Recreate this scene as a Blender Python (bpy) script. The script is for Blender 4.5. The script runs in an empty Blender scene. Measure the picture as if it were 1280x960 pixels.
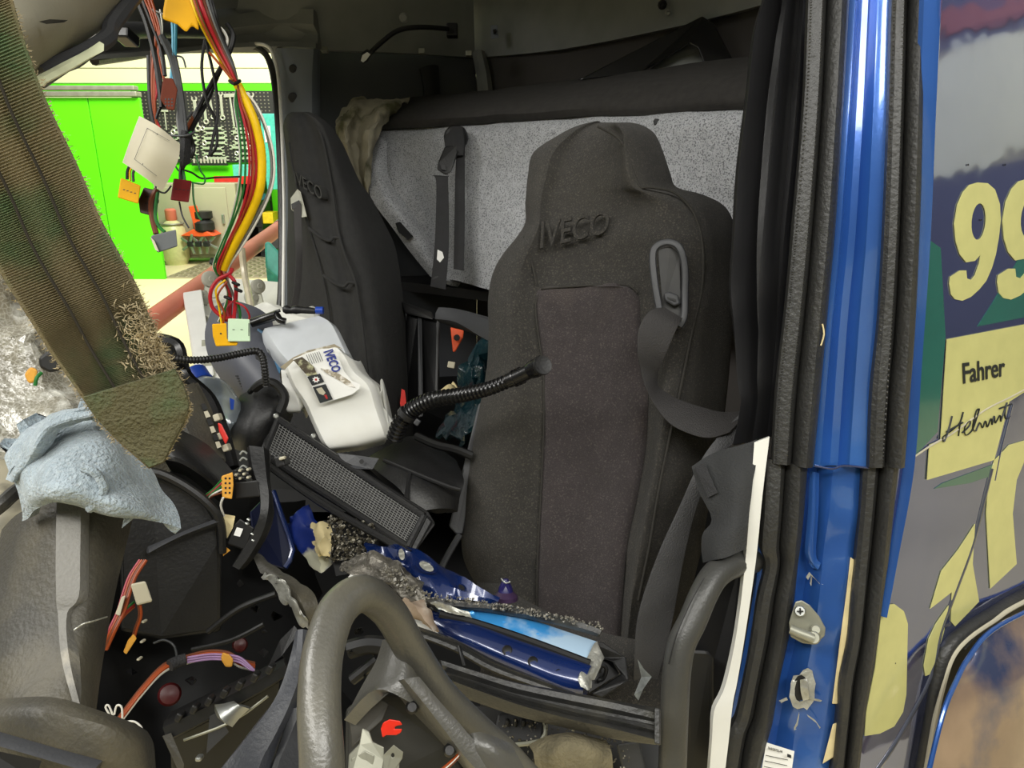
import bpy, bmesh, math, random
from mathutils import Vector, Matrix, noise
from mathutils.geometry import tessellate_polygon
random.seed(7)
S = bpy.context.scene
COL = S.collection
# ---------------------------------------------------------------- camera, world, lights, exposure
PITCH = math.radians(18); CZ = 1.5; F = 924.0
cd = bpy.data.cameras.new('camera'); cam = bpy.data.objects.new('camera', cd); COL.objects.link(cam)
cam.location = (0, 0, CZ); cam.rotation_euler = (math.pi/2 - PITCH, 0, 0)
cd.sensor_width = 36; cd.lens = F/1280*36; cd.clip_start = 0.02; cd.clip_end = 100
S.camera = cam
S.view_settings.view_transform = 'Standard'; S.view_settings.look = 'None'
S.view_settings.exposure = 0.0; S.view_settings.gamma = 1
w = bpy.data.worlds.new('workshop_daylight'); S.world = w; w.use_nodes = True
nt = w.node_tree; bg = nt.nodes['Background']
tc = nt.nodes.new('ShaderNodeTexCoord'); sp = nt.nodes.new('ShaderNodeSeparateXYZ'); cr = nt.nodes.new('ShaderNodeValToRGB')
nt.links.new(tc.outputs['Generated'], sp.inputs[0]); nt.links.new(sp.outputs['Z'], cr.inputs[0])
cr.color_ramp.elements[0].position = 0.0; cr.color_ramp.elements[0].color = (.30, .29, .27, 1)
cr.color_ramp.elements[1].position = 0.6; cr.color_ramp.elements[1].color = (1.0, 1.0, .97, 1)
nt.links.new(cr.outputs[0], bg.inputs[0]); bg.inputs[1].default_value = 0.52
def area(name, loc, size, power, aim, col=(1, .98, .92)):
    l = bpy.data.lights.new(name, 'AREA'); l.shape = 'RECTANGLE'; l.size = size[0]; l.size_y = size[1]; l.energy = power; l.color = col
    o = bpy.data.objects.new(name, l); COL.objects.link(o); o.location = loc
    o.rotation_euler = (Vector(aim)-Vector(loc)).to_track_quat('-Z', 'Y').to_euler(); return o
area('workshop_lamp_front', (-1.6, -1.6, 3.9), (2.6, .7), 95, (0, 1.0, 1.0))
area('workshop_lamp_side', (1.3, -1.3, 3.6), (2.4, .6), 80, (.5, 1.0, 1.2))
area('workshop_lamp_far', (-2.8, 6.6, 4.6), (3.5, 1.6), 470, (-4.0, 9.8, .9), (1, 1, .88))
area('workshop_lamp_windscreen', (-3.0, .5, 3.4), (2.0, .8), 75, (-.6, .9, 1.0))
area('reflection_lamp_right', (5.2, 2.2, 4.9), (2.6, .7), 170, (9.0, 1.2, 2.6))  # added lamp, lights the right wall that the side panel mirrors
# ---------------------------------------------------------------- helpers
cp, sn = math.cos(PITCH), math.sin(PITCH)
FWD = Vector((0, cp, -sn)); RGT = Vector((1, 0, 0)); UP = Vector((0, sn, cp)); CAM = Vector((0, 0, CZ))
def P(x, y, d):            # point of the place seen at pixel x, y at depth d metres
    return CAM + FWD*d + RGT*((x-640)/F*d) + UP*(-(y-480)/F*d)
def onplane(x, y, pl, off=0.0):
    o, n = pl; r = FWD + RGT*((x-640)/F) + UP*(-(y-480)/F)
    t = (o + n*off - CAM).dot(n)/r.dot(n); return CAM + r*t
def plane3(a, b, c):
    n = (b-a).cross(c-a).normalized()
    if n.dot(CAM-a) < 0: n = -n
    return (a, n)
def lin(c):
    return tuple(((v/255)/12.92 if v/255 <= .04045 else ((v/255+.055)/1.055)**2.4) for v in c)
MC = {}
def mat(name, rgb, rough=.6, metal=0, var=.15, scale=30, bump=.0, bscale=None, rgb2=None, coat=0, trans=0, alpha=1, spec=.5, sheen=0, sss=0, wave=None):
    if name in MC: return MC[name]
    m = bpy.data.materials.new(name); m.use_nodes = True; n = m.node_tree.nodes; L = m.node_tree.links
    b = n['Principled BSDF']; b.inputs['Roughness'].default_value = rough; b.inputs['Metallic'].default_value = metal
    b.inputs['Coat Weight'].default_value = coat; b.inputs['Coat Roughness'].default_value = .06
    b.inputs['Transmission Weight'].default_value = trans; b.inputs['Alpha'].default_value = alpha
    b.inputs['Specular IOR Level'].default_value = spec; b.inputs['Sheen Weight'].default_value = sheen
    if sss: b.inputs['Subsurface Weight'].default_value = sss; b.inputs['Subsurface Radius'].default_value = (.02, .02, .02); b.inputs['Subsurface Scale'].default_value = .5
    c = lin(rgb)
    t = n.new('ShaderNodeTexCoord'); nz = n.new('ShaderNodeTexNoise'); nz.inputs['Scale'].default_value = scale; nz.inputs['Detail'].default_value = 6
    L.new(t.outputs['Object'], nz.inputs['Vector'])
    r = n.new('ShaderNodeValToRGB'); L.new(nz.outputs['Fac'], r.inputs[0])
    r.color_ramp.elements[0].position = .3; r.color_ramp.elements[1].position = .7
    if rgb2: c1, c2 = c, lin(rgb2)
    else: c1 = tuple(v*(1-var) for v in c); c2 = tuple(min(1, v*(1+var)) for v in c)
    r.color_ramp.elements[0].color = (*c1, 1); r.color_ramp.elements[1].color = (*c2, 1)
    L.new(r.outputs[0], b.inputs['Base Color'])
    if bump:
        nb = n.new('ShaderNodeTexNoise'); nb.inputs['Scale'].default_value = bscale or scale*4; nb.inputs['Detail'].default_value = 3
        L.new(t.outputs['Object'], nb.inputs['Vector'])
        bp = n.new('ShaderNodeBump'); bp.inputs['Strength'].default_value = bump; bp.inputs['Distance'].default_value = .004
        L.new(nb.outputs['Fac'], bp.inputs['Height']); L.new(bp.outputs[0], b.inputs['Normal'])
    MC[name] = m; return m
def overlay(m, rgb, scale=4, lo=.5, hi=.62, detail=8, amt=1.0, kind='noise', stretch=None, rough=None):
    """second procedural colour (dirt, wear, stain, painted highlights and reflections) over a material"""
    n = m.node_tree.nodes; L = m.node_tree.links; b = n['Principled BSDF']
    src = b.inputs['Base Color'].links[0].from_socket
    t = n.new('ShaderNodeTexCoord'); vec = t.outputs['Object']
    if stretch:
        mp = n.new('ShaderNodeMapping'); mp.inputs['Scale'].default_value = stretch; L.new(vec, mp.inputs[0]); vec = mp.outputs[0]
    if kind == 'noise':
        nz = n.new('ShaderNodeTexNoise'); nz.inputs['Scale'].default_value = scale; nz.inputs['Detail'].default_value = detail; out = nz.outputs['Fac']
    else:
        nz = n.new('ShaderNodeTexVoronoi'); nz.feature = 'DISTANCE_TO_EDGE'; nz.inputs['Scale'].default_value = scale; out = nz.outputs['Distance']
    L.new(vec, nz.inputs['Vector'])
    r = n.new('ShaderNodeMapRange'); r.inputs['From Min'].default_value = lo; r.inputs['From Max'].default_value = hi
    r.inputs['To Max'].default_value = amt; L.new(out, r.inputs['Value'])
    mx = n.new('ShaderNodeMix'); mx.data_type = 'RGBA'; L.new(r.outputs[0], mx.inputs[0]); L.new(src, mx.inputs[6]); mx.inputs[7].default_value = (*lin(rgb), 1)
    L.new(mx.outputs[2], b.inputs['Base Color'])
    if rough is not None:
        m2 = n.new('ShaderNodeMix'); L.new(r.outputs[0], m2.inputs[0]); m2.inputs[2].default_value = b.inputs['Roughness'].default_value; m2.inputs[3].default_value = rough
        L.new(m2.outputs[0], b.inputs['Roughness'])
    return m
USED = {}
def setp(o, label=None, cat=None, group=None, kind=None):
    if label: o['label'] = label
    if cat: o['category'] = cat
    if group: o['group'] = group
    if kind: o['kind'] = kind
    return o
def thing(name, label, cat, loc, group=None):
    o = bpy.data.objects.new(name, None); o.empty_display_size = .05; COL.objects.link(o); o.location = loc
    return setp(o, label, cat, group)
def wloc(o):
    v = Vector((0, 0, 0))
    while o: v += Vector(o.location); o = o.parent
    return v
def obj(name, verts, faces, m, parent=None, smooth=True, bevel=0, sub=0, ang=40, label=None, cat=None, group=None, kind=None, uniqmats=None, fm=None):
    me = bpy.data.meshes.new(name)
    vs = [Vector(v) for v in verts]
    lo = Vector((min(v.x for v in vs), min(v.y for v in vs), min(v.z for v in vs))); hi = Vector((max(v.x for v in vs), max(v.y for v in vs), max(v.z for v in vs)))
    c = Vector(((lo.x+hi.x)/2, (lo.y+hi.y)/2, lo.z))
    me.from_pydata([v-c for v in vs], [], faces); me.materials.append(m)
    bm = bmesh.new(); bm.from_mesh(me); bmesh.ops.recalc_face_normals(bm, faces=bm.faces); bm.to_mesh(me); bm.free()
    if fm:
        for mm in fm[0]: me.materials.append(mm)
        for i, p in enumerate(me.polygons): p.material_index = fm[1][i]
    if smooth:
        for p in me.polygons: p.use_smooth = True
        me.set_sharp_from_angle(angle=math.radians(ang))
    o = bpy.data.objects.new(name, me); COL.objects.link(o)
    if parent: o.parent = parent; o.location = c - wloc(parent)
    else: o.location = c
    if bevel:
        b = o.modifiers.new('bevel', 'BEVEL'); b.width = bevel; b.segments = 2; b.limit_method = 'ANGLE'; b.angle_limit = .6
    if sub:
        b = o.modifiers.new('sub', 'SUBSURF'); b.levels = sub; b.render_levels = sub
    return setp(o, label, cat, group, kind)
def cr1(a, b, c, d, t):
    return .5*((2*b)+(-a+c)*t+(2*a-5*b+4*c-d)*t*t+(-a+3*b-3*c+d)*t*t*t)
def spline(pts, n, closed=False):
    out = []; k = len(pts)
    segs = k if closed else k-1
    for i in range(segs):
        if closed: q = [pts[(i+j-1) % k] for j in range(4)]
        else: q = [pts[max(0, min(k-1, i+j-1))] for j in range(4)]
        for s in range(n):
            out.append([cr1(q[0][c], q[1][c], q[2][c], q[3][c], s/n) for c in range(len(pts[0]))])
    if not closed: out.append(list(pts[-1]))
    return out
def PP(p): return p if isinstance(p, Vector) else P(*p)
def tube(name, pts, r, m, parent=None, n=6, seg=8, corr=0, caps=True, flat=1.0, **k):
    """pts: pixel,pixel,depth(,radius scale); r metres"""
    q = []
    for p in pts:
        v = PP(p) if isinstance(p, Vector) else P(*p[:3]); q.append([v.x, v.y, v.z, (p[3] if len(p) > 3 and not isinstance(p, Vector) else 1.0)])
    q = spline(q, n) if n > 1 else q
    C = [Vector(a[:3]) for a in q]; R = [a[3]*r for a in q]
    if corr:  # corrugated hose: resample densely
        L = [0]
        for i in range(1, len(C)): L.append(L[-1]+(C[i]-C[i-1]).length)
        tot = L[-1]; cnt = int(tot/corr)*4; C2 = []; R2 = []; j = 0
        for i in range(cnt+1):
            s = tot*i/cnt
            while j < len(L)-2 and L[j+1] < s: j += 1
            f = (s-L[j])/max(1e-9, L[j+1]-L[j]); C2.append(C[j].lerp(C[j+1], f)); R2.append((R[j]*(1-f)+R[j+1]*f)*(1.0 if i % 4 < 2 else .84))
        C, R = C2, R2
    T = [(C[min(i+1, len(C)-1)]-C[max(i-1, 0)]).normalized() for i in range(len(C))]
    nv = (CAM-C[0]).cross(T[0]).normalized(); V = []; Fs = []
    for i in range(len(C)):
        nv = (nv - T[i]*nv.dot(T[i])).normalized(); b = T[i].cross(nv)
        for s in range(seg):
            a = 2*math.pi*s/seg; V.append(C[i]+nv*math.cos(a)*R[i]+b*math.sin(a)*R[i]*flat)
    for i in range(len(C)-1):
        for s in range(seg):
            Fs.append((i*seg+s, i*seg+(s+1) % seg, (i+1)*seg+(s+1) % seg, (i+1)*seg+s))
    if caps: Fs.append(tuple(range(seg))[::-1]); Fs.append(tuple((len(C)-1)*seg+s for s in range(seg)))
    return obj(name, V, Fs, m, parent, **k)
def plate(name, pts, t, m, parent=None, holes=None, bevel=0, dirv=None, crumple=0, cs=20, d=None, **k):
    """polygon outline in pixels+depth (or Vectors), thickness t metres away from the viewer side"""
    loops = [pts]+(holes or [])
    loops = [[(p if isinstance(p, Vector) else (P(p[0], p[1], p[2] if len(p) > 2 else d))) for p in lp] for lp in loops]
    flat = [v for lp in loops for v in lp]
    c = sum((v for v in loops[0]), Vector())/len(loops[0]); vd = dirv or (c-CAM).normalized()
    ax = Vector((0, 0, 1)).cross(vd); ax = ax.normalized() if ax.length > 1e-4 else Vector((1, 0, 0)); ay = vd.cross(ax)
    tri = tessellate_polygon([[Vector(((v-c).dot(ax), (v-c).dot(ay), 0)) for v in lp] for lp in loops])
    if crumple: flat = [v+noise.noise_vector(v*cs)*crumple for v in flat]
    N = len(flat); V = flat+[v+vd*t for v in flat]; Fs = []
    if not holes and not crumple: Fs += [tuple(range(N)), tuple(range(N, 2*N))[::-1]]
    else: Fs += [tuple(a) for a in tri]+[tuple(i+N for i in a)[::-1] for a in tri]
    s = 0
    for lp in loops:
        for i in range(len(lp)):
            a, b = s+i, s+(i+1) % len(lp); Fs.append((a, b, b+N, a+N))
        s += len(lp)
    k.setdefault('smooth', False)
    return obj(name, V, Fs, m, parent, bevel=bevel, **k)
def loft(name, rows, m, parent=None, nu=4, nv=4, closed=False, t=0, caps=False, crumple=0, cs=15, dirv=None, **k):
    """rows of (x,y,depth) control points, splined both ways; closed: ring sections; t: thickness"""
    R = [[list(PP(p)) for p in r] for r in rows]
    R = [spline(r, nu, closed) if nu > 1 else r for r in R]
    cols = len(R[0]); colsp = [spline([R[i][j] for i in range(len(R))], nv) if nv > 1 else [R[i][j] for i in range(len(R))] for j in range(cols)]
    nr = len(colsp[0]); V = [Vector(colsp[j][i]) for i in range(nr) for j in range(cols)]
    if crumple: V = [v+(noise.noise_vector(v*cs)+.5*noise.noise_vector(v*cs*2.3))*crumple for v in V]
    Fs = []; cc = cols if closed else cols-1
    for i in range(nr-1):
        for j in range(cc): Fs.append((i*cols+j, i*cols+(j+1) % cols, (i+1)*cols+(j+1) % cols, (i+1)*cols+j))
    if closed and caps: Fs += [tuple(range(cols))[::-1], tuple((nr-1)*cols+j for j in range(cols))]
    if not closed and t:
        N = len(V); nrm = [Vector() for _ in V]
        for f in Fs:
            n_ = (V[f[1]]-V[f[0]]).cross(V[f[3]]-V[f[0]])
            if n_.length < 1e-12: continue
            n_.normalize()
            if n_.dot(CAM-V[f[0]]) > 0: n_ = -n_
            for a in f: nrm[a] += n_
        V = V+[v+((dirv or (nrm[i].normalized() if nrm[i].length > .1 else FWD))*t) for i, v in enumerate(V)]
        Fs2 = [tuple(a+N for a in f)[::-1] for f in Fs]; E = []
        for j in range(cols-1): E += [(j, j+1, j+1+N, j+N), ((nr-1)*cols+j, (nr-1)*cols+j+1, (nr-1)*cols+j+1+N, (nr-1)*cols+j+N)]
        for i in range(nr-1): E += [(i*cols, (i+1)*cols, (i+1)*cols+N, i*cols+N), (i*cols+cols-1, (i+1)*cols+cols-1, (i+1)*cols+cols-1+N, i*cols+cols-1+N)]
        Fs += Fs2+E
    return obj(name, V, Fs, m, parent, **k)
def strip(name, rows, prof, t, m, parent=None, n=5, nvec=None, wob=0, **k):
    """long profile: rows (xl,yl,dl,xr,yr,dr); prof [(u,h)] across, h metres towards the viewer; t back thickness"""
    q = spline([list(P(*r[:3]))+list(P(*r[3:6])) for r in rows], n) if n > 1 else [list(P(*r[:3]))+list(P(*r[3:6])) for r in rows]
    V = []; np_ = len(prof); ring = 2*np_; Ls = len(q)
    for i, a in enumerate(q):
        A, B = Vector(a[:3]), Vector(a[3:]); a0 = q[max(0, i-1)]; a1 = q[min(Ls-1, i+1)]
        T = (Vector(a1[:3])+Vector(a1[3:])-Vector(a0[:3])-Vector(a0[3:])).normalized(); N = T.cross(B-A).normalized()
        if N.dot(CAM-A) < 0: N = -N
        for u, h in prof: V.append(A.lerp(B, u)+N*(h+(wob*noise.noise(Vector((u*3, i*.35, 1))) if wob else 0)))
        for u, h in reversed(prof): V.append(A.lerp(B, u)+N*(min(0, h)-t))
    Fs = []
    for i in range(Ls-1):
        for j in range(ring): Fs.append((i*ring+j, i*ring+(j+1) % ring, (i+1)*ring+(j+1) % ring, (i+1)*ring+j))
    for base in (0, (Ls-1)*ring):
        for j in range(np_-1): Fs.append((base+j, base+j+1, base+ring-2-j, base+ring-1-j))
    return obj(name, V, Fs, m, parent, **k)
def frame_box(name, c, size, ax, m, parent=None, bevel=.002, **k):
    """box centred at Vector c; ax = (ex, ey, ez) unit vectors"""
    V = []; ex, ey, ez = ax
    for sx in (-.5, .5):
        for sy in (-.5, .5):
            for sz in (-.5, .5): V.append(c+ex*sx*size[0]+ey*sy*size[1]+ez*sz*size[2])
    Fs = [(0, 1, 3, 2), (4, 6, 7, 5), (0, 4, 5, 1), (2, 3, 7, 6), (0, 2, 6, 4), (1, 5, 7, 3)]
    k.setdefault('smooth', False)
    return obj(name, V, Fs, m, parent, bevel=bevel, **k)
def axes(rot=0, yaw=0, tip=0):
    """axes facing the viewer, rolled by rot degrees in the picture plane, then yawed/tipped"""
    M = Matrix.Rotation(math.radians(rot), 3, FWD)
    e = [M @ RGT, M @ FWD, M @ UP]
    M2 = Matrix.Rotation(math.radians(yaw), 3, e[2]); e = [M2 @ v for v in e]
    M3 = Matrix.Rotation(math.radians(tip), 3, e[0]); return [M3 @ v for v in e]
WAX = (Vector((1, 0, 0)), Vector((0, 1, 0)), Vector((0, 0, 1)))
def pbox(name, x, y, d, wpx, hpx, t, m, parent=None, rot=0, yaw=0, tip=0, bevel=.002, **k):
    """box wpx by hpx as seen at depth d, t metres deep, rotated"""
    return frame_box(name, P(x, y, d)+FWD*(t/2), (wpx/F*d, t, hpx/F*d), axes(rot, yaw, tip), m, parent, bevel, **k)
def text(name, s, q, m, parent=None, t=.0006, shear=0, off=0, lift=.001, **k):
    """lettering mapped onto quad q = [bottom-left, bottom-right, top-right, top-left] world points"""
    c = bpy.data.curves.new(name, 'FONT'); c.body = s; c.shear = shear; c.offset = off; c.resolution_u = 4; c.extrude = .01
    c.use_fast_edit = False
    o = bpy.data.objects.new(name, c); COL.objects.link(o)
    bpy.context.view_layer.update()
    me = bpy.data.meshes.new_from_object(o); bpy.data.objects.remove(o)
    vs = [v.co.copy() for v in me.vertices]; x0 = min(v.x for v in vs); x1 = max(v.x for v in vs); y0 = min(v.y for v in vs); y1 = max(v.y for v in vs)
    n = (q[1]-q[0]).cross(q[3]-q[0]).normalized()
    if n.dot(CAM-q[0]) < 0: n = -n
    V = []
    for v in vs:
        u = (v.x-x0)/(x1-x0); w_ = (v.y-y0)/(y1-y0)
        V.append(q[0].lerp(q[1], u).lerp(q[3].lerp(q[2], u), w_)+n*(lift if v.z > 0 else lift-t))
    fs = [tuple(p.vertices) for p in me.polygons]; bpy.data.meshes.remove(me)
    return obj(name, V, fs, m, parent, smooth=False, **k)
def revolve(name, base, axis, prof, m, parent=None, seg=20, **k):
    """lathe: prof [(radius, height)] along axis from Vector base"""
    a = axis.normalized(); x = a.orthogonal().normalized(); y = a.cross(x); V = []; Fs = []
    for r, h in prof:
        for s in range(seg): V.append(base+a*h+(x*math.cos(2*math.pi*s/seg)+y*math.sin(2*math.pi*s/seg))*r)
    for i in range(len(prof)-1):
        for s in range(seg): Fs.append((i*seg+s, i*seg+(s+1) % seg, (i+1)*seg+(s+1) % seg, (i+1)*seg+s))
    Fs += [tuple(range(seg))[::-1], tuple((len(prof)-1)*seg+s for s in range(seg))]
    return obj(name, V, Fs, m, parent, **k)
def ringpts(x, y, rx, ry, n=16, rot=0):
    return [(x+rx*math.cos(a)*math.cos(rot)-ry*math.sin(a)*math.sin(rot), y+rx*math.cos(a)*math.sin(rot)+ry*math.sin(a)*math.cos(rot)) for a in [2*math.pi*i/n for i in range(n)]]
# ---------------------------------------------------------------- materials
plastic = mat('black_plastic', (21, 21, 22), .48, var=.3, scale=12, bump=.15, bscale=220)
overlay(plastic, (74, 71, 62), 6, .55, .8, amt=.25)
gloss = mat('glossy_black_plastic', (18, 18, 19), .25, var=.3, scale=12)
dark = mat('dark_plastic', (10, 10, 11), .55, var=.3, scale=12)
overlay(dark, (40, 38, 36), 9, .56, .8, amt=.25)
dusty = mat('dusty_grey_plastic', (60, 58, 52), .55, var=.2, scale=7, bump=.25, bscale=260)
overlay(dusty, (116, 108, 86), 6, .46, .66, amt=.6); overlay(dusty, (40, 39, 35), 7, .5, .68, amt=.6)
trimgrey = mat('grey_plastic', (54, 55, 58), .5, var=.12, scale=6, bump=.1, bscale=300)
lining = mat('roof_lining', (132, 134, 132), .85, var=.1, scale=9, bump=.15, bscale=400)
sidegrey = mat('side_trim', (112, 118, 126), .7, var=.08, scale=5, bump=.1, bscale=300)
console = mat('beige_console', (146, 142, 126), .6, var=.06, scale=6, bump=.1, bscale=260)
overlay(console, (110, 106, 92), 2.5, .5, .75, amt=.6)
rubber = mat('rubber', (40, 40, 39), .45, var=.15, scale=18, bump=.35, bscale=160, spec=.6)
overlay(rubber, (92, 88, 74), 7, .52, .8, amt=.3, stretch=(3, 3, .5))
fabric = mat('seat_fabric', (50, 48, 45), .95, var=.16, scale=60, bump=.9, bscale=700, sheen=.05)
overlay(fabric, (104, 98, 88), 330, .54, .68, amt=.5); overlay(fabric, (70, 66, 56), 3.5, .5, .75, amt=.35)
fabric2 = mat('seat_centre_fabric', (56, 50, 51), .95, var=.14, scale=40, bump=.8, bscale=700, sheen=.05)
overlay(fabric2, (104, 96, 92), 330, .54, .68, amt=.45); overlay(fabric2, (44, 39, 38), 9, .5, .7, amt=.5); overlay(fabric2, (84, 74, 64), 5, .56, .75, amt=.35)
fab_p = mat('passenger_fabric', (38, 38, 38), .95, var=.15, scale=60, bump=.6, bscale=600)
belt = mat('belt_webbing', (46, 44, 44), .7, var=.12, scale=30, bump=.5, bscale=500)
beltblk = mat('black_webbing', (34, 34, 36), .75, var=.2, scale=40, bump=.5, bscale=500)
bunkc = mat('bunk_vinyl', (182, 184, 188), .7, var=.1, scale=40, bump=1.0, bscale=420)
overlay(bunkc, (70, 72, 76), 260, .5, .62, amt=.75)
bunkd = mat('bunk_pad', (48, 46, 44), .95, var=.2, scale=50, bump=.6, bscale=500)
curt = mat('curtain_cloth', (28, 28, 30), .42, var=.15, scale=8, bump=.1, bscale=80, spec=.6)
blue = mat('blue_paint', (46, 92, 168), .2, .4, var=.12, scale=5, coat=1, bump=.03, bscale=300)
overlay(blue, (62, 122, 200), 2.2, .48, .7, amt=.5)  # blue and its patches lightened to paint in the pillar's reflections
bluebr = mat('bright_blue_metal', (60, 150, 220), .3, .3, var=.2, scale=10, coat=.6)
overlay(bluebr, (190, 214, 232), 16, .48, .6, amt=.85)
bluedk = mat('dark_blue_paint', (10, 32, 82), .22, .2, var=.25, scale=9, coat=1)
overlay(bluedk, (120, 125, 135), 22, .66, .7, amt=.8)
panelm = mat('side_panel_paint', (118, 128, 176), .07, .9, var=.08, scale=3, coat=1, bump=1.0, bscale=5)
film = mat('decal_film', (196, 194, 128), .22, var=.05, scale=30, coat=.5, spec=.4)
greenf = mat('green_decal', (34, 96, 84), .15, var=.12, scale=8, coat=1)
ink = mat('black_ink', (24, 30, 34), .5)
inkb = mat('blue_ink', (28, 44, 130), .5); inkr = mat('red_ink', (170, 30, 30), .5)
paper = mat('paper', (186, 180, 158), .75, var=.06, scale=20); white = mat('white_label', (232, 232, 228), .5, var=.03)
cream = mat('cream_foam', (214, 198, 150), .8, var=.15, scale=30); greybare = mat('bare_metal_tear', (176, 176, 168), .4, .6, var=.3, scale=60, bump=.6, bscale=120)
bare2 = mat('crumpled_metal', (110, 106, 98), .42, .5, var=.5, scale=45, bump=1, bscale=90)
whitep = mat('white_trim', (222, 222, 216), .4, var=.05, scale=8)
towelm = mat('towel', (158, 172, 181), .95, var=.16, scale=50, bump=1, bscale=350, sheen=.3)
overlay(towelm, (184, 196, 202), 200, .52, .66, amt=.6); overlay(towelm, (136, 138, 132), 6, .55, .8, amt=.5)
strapm = mat('strap', (118, 108, 80), .9, var=.3, scale=12, bump=.5, bscale=500)
overlay(strapm, (60, 104, 66), 14, .48, .6, amt=.7); overlay(strapm, (122, 108, 82), 30, .52, .7, amt=.45, stretch=(.3, 1, 4)); overlay(strapm, (58, 48, 34), 7, .5, .7, amt=.55)
strapd = mat('strap_stitch', (40, 36, 28), .9); fray = mat('frayed_fibre', (168, 154, 122), .9, var=.3)
hdpe = mat('milky_plastic', (232, 232, 226), .32, var=.04, scale=8, sss=.35, spec=.5)
overlay(hdpe, (196, 190, 172), 7, .52, .8, amt=.4)
glassm = mat('shattered_glass', (128, 124, 110), .25, var=.35, scale=24, bump=1, bscale=60, spec=.8)
overlay(glassm, (196, 194, 184), 150, .14, .0, kind='vor', amt=.5); overlay(glassm, (226, 226, 218), 17, .56, .66, amt=.7); overlay(glassm, (104, 96, 82), 12, .5, .65, amt=.6)
steel = mat('steel', (170, 172, 168), .35, .8, var=.15, scale=20); galv = mat('galvanised', (150, 150, 136), .45, .5, var=.15, scale=14)
wheelm = mat('wheel_rim', (76, 75, 70), .36, var=.12, scale=9, bump=.12, bscale=320, spec=.9)
overlay(wheelm, (140, 134, 112), 6, .5, .72, amt=.35); overlay(wheelm, (44, 42, 36), 8, .55, .72, amt=.5)  # yellowish dust overlay also paints in the rim highlight
lime = mat('lime_paint', (92, 226, 10), .4, var=.04, scale=2); creamw = mat('cream_wall', (232, 230, 190), .6, var=.02, scale=3)
peg = mat('pegboard', (34, 32, 30), .6, var=.2, scale=40); concrete = mat('workshop_floor', (214, 200, 158), .7, var=.08, scale=1.2)
matm = mat('tread_mat', (150, 142, 116), .6, var=.12, scale=6); chrome = mat('tool_chrome', (220, 218, 200), .3, .5, var=.1, scale=9)
turq = mat('turquoise_paint', (70, 178, 160), .45); redp = mat('red_paint', (205, 44, 34), .45, var=.1); orange = mat('orange_paint', (226, 86, 40), .45, var=.1)
salmon = mat('salmon_tube', (206, 112, 88), .5, var=.15, scale=4); beigebox = mat('beige_cabinet', (166, 162, 136), .55, var=.06, scale=3)
teal = mat('teal_film', (12, 38, 44), .2, var=.3, scale=20, bump=.8, bscale=60, spec=.8)
yel = mat('yellow_plastic', (212, 158, 8), .55, spec=.15, var=.1, scale=20); brn = mat('brown_plastic', (92, 36, 14), .6, spec=.15, var=.15)
dred = mat('dark_red_plastic', (100, 22, 22), .5, spec=.2, var=.15); palegr = mat('pale_green_plastic', (184, 208, 178), .45, var=.05); gryc = mat('grey_connector', (74, 78, 80), .45)
dbrn = mat('dark_brown_plastic', (52, 28, 24), .5, var=.2); orc = mat('orange_yellow_plastic', (206, 150, 62), .6, spec=.2, var=.15)
def wm(n, c): return mat('wire_'+n, c, .45, var=.08, scale=60, spec=.3)
W = dict(red=wm('red', (170, 30, 40)), yellow=wm('yellow', (232, 190, 10)), black=wm('black', (22, 22, 22)), blue=wm('blue', (70, 150, 180)), orange=wm('orange', (150, 66, 26)),
         brown=wm('brown', (104, 56, 34)), green=wm('green', (40, 110, 50)), white=wm('white', (214, 212, 204)), grey=wm('grey', (120, 120, 118)), purple=wm('purple', (150, 118, 158)), pink=wm('pink', (160, 60, 72)), dkgrey=wm('dark_grey', (62, 64, 66)))
wallt = mat('workshop_paint', (190, 190, 180), .7, var=.04, scale=2)
# ---------------------------------------------------------------- workshop (setting)
YB = 10.8
def WY(x, y, Y):            # where the line of sight meets the upright plane at world y = Y
    return onplane(x, y, (Vector((0, Y, 0)), Vector((0, -1, 0))))
def FL(x, y, z=0.0):        # ... and the floor
    return onplane(x, y, (Vector((0, 0, z)), Vector((0, 0, 1))))
def box(name, a, b, m, parent=None, bevel=0, **k):
    c = (a+b)/2; s = b-a; return frame_box(name, c, (abs(s.x), abs(s.y), abs(s.z)), WAX, m, parent, bevel, **k)
V3 = lambda x, y, z: Vector((x, y, z))
box('floor', V3(-9, -3.2, -.1), V3(9, YB, 0), concrete, kind='structure')
wb = box('wall_back', V3(-9, YB, 0), V3(7, YB+.15, 5.2), creamw, kind='structure')
wr = box('wall_right', V3(9, -3.2, 0), V3(9.2, YB, 5.2), mat('wall_right_paint', (84, 86, 104), .6), kind='structure')
box('reflection_band', V3(8.97, -3.2, 2.45), V3(9, 4.2, 3.75), creamw, wr); box('reflection_rail', V3(8.9, -3.2, 3.9), V3(9, 4.2, 4.15), mat('rail_red', (150, 70, 56), .5), wr)  # unseen band and rail added for the side panel to reflect
for yy in (-1.2, .35, 2.1): box('band_post', V3(8.9, yy, 0), V3(9, yy+.12, 4.6), mat('post_grey', (90, 92, 96), .5), wr)
wf = box('wall_front', V3(-9, -3.4, 0), V3(9, -3.2, 5.2), mat('wall_front_paint', (120, 122, 140), .6), kind='structure')
box('front_reflection_band', V3(-9, -3.2, 1.75), V3(9, -3.19, 2.75), creamw, wf)  # unseen cream band added behind the camera as a bright reflection
wl_ = box('wall_left', V3(-9.2, -3.2, 0), V3(-9, YB, 5.2), mat('wall_front_paint', (120, 122, 140), .6), kind='structure')
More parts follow.
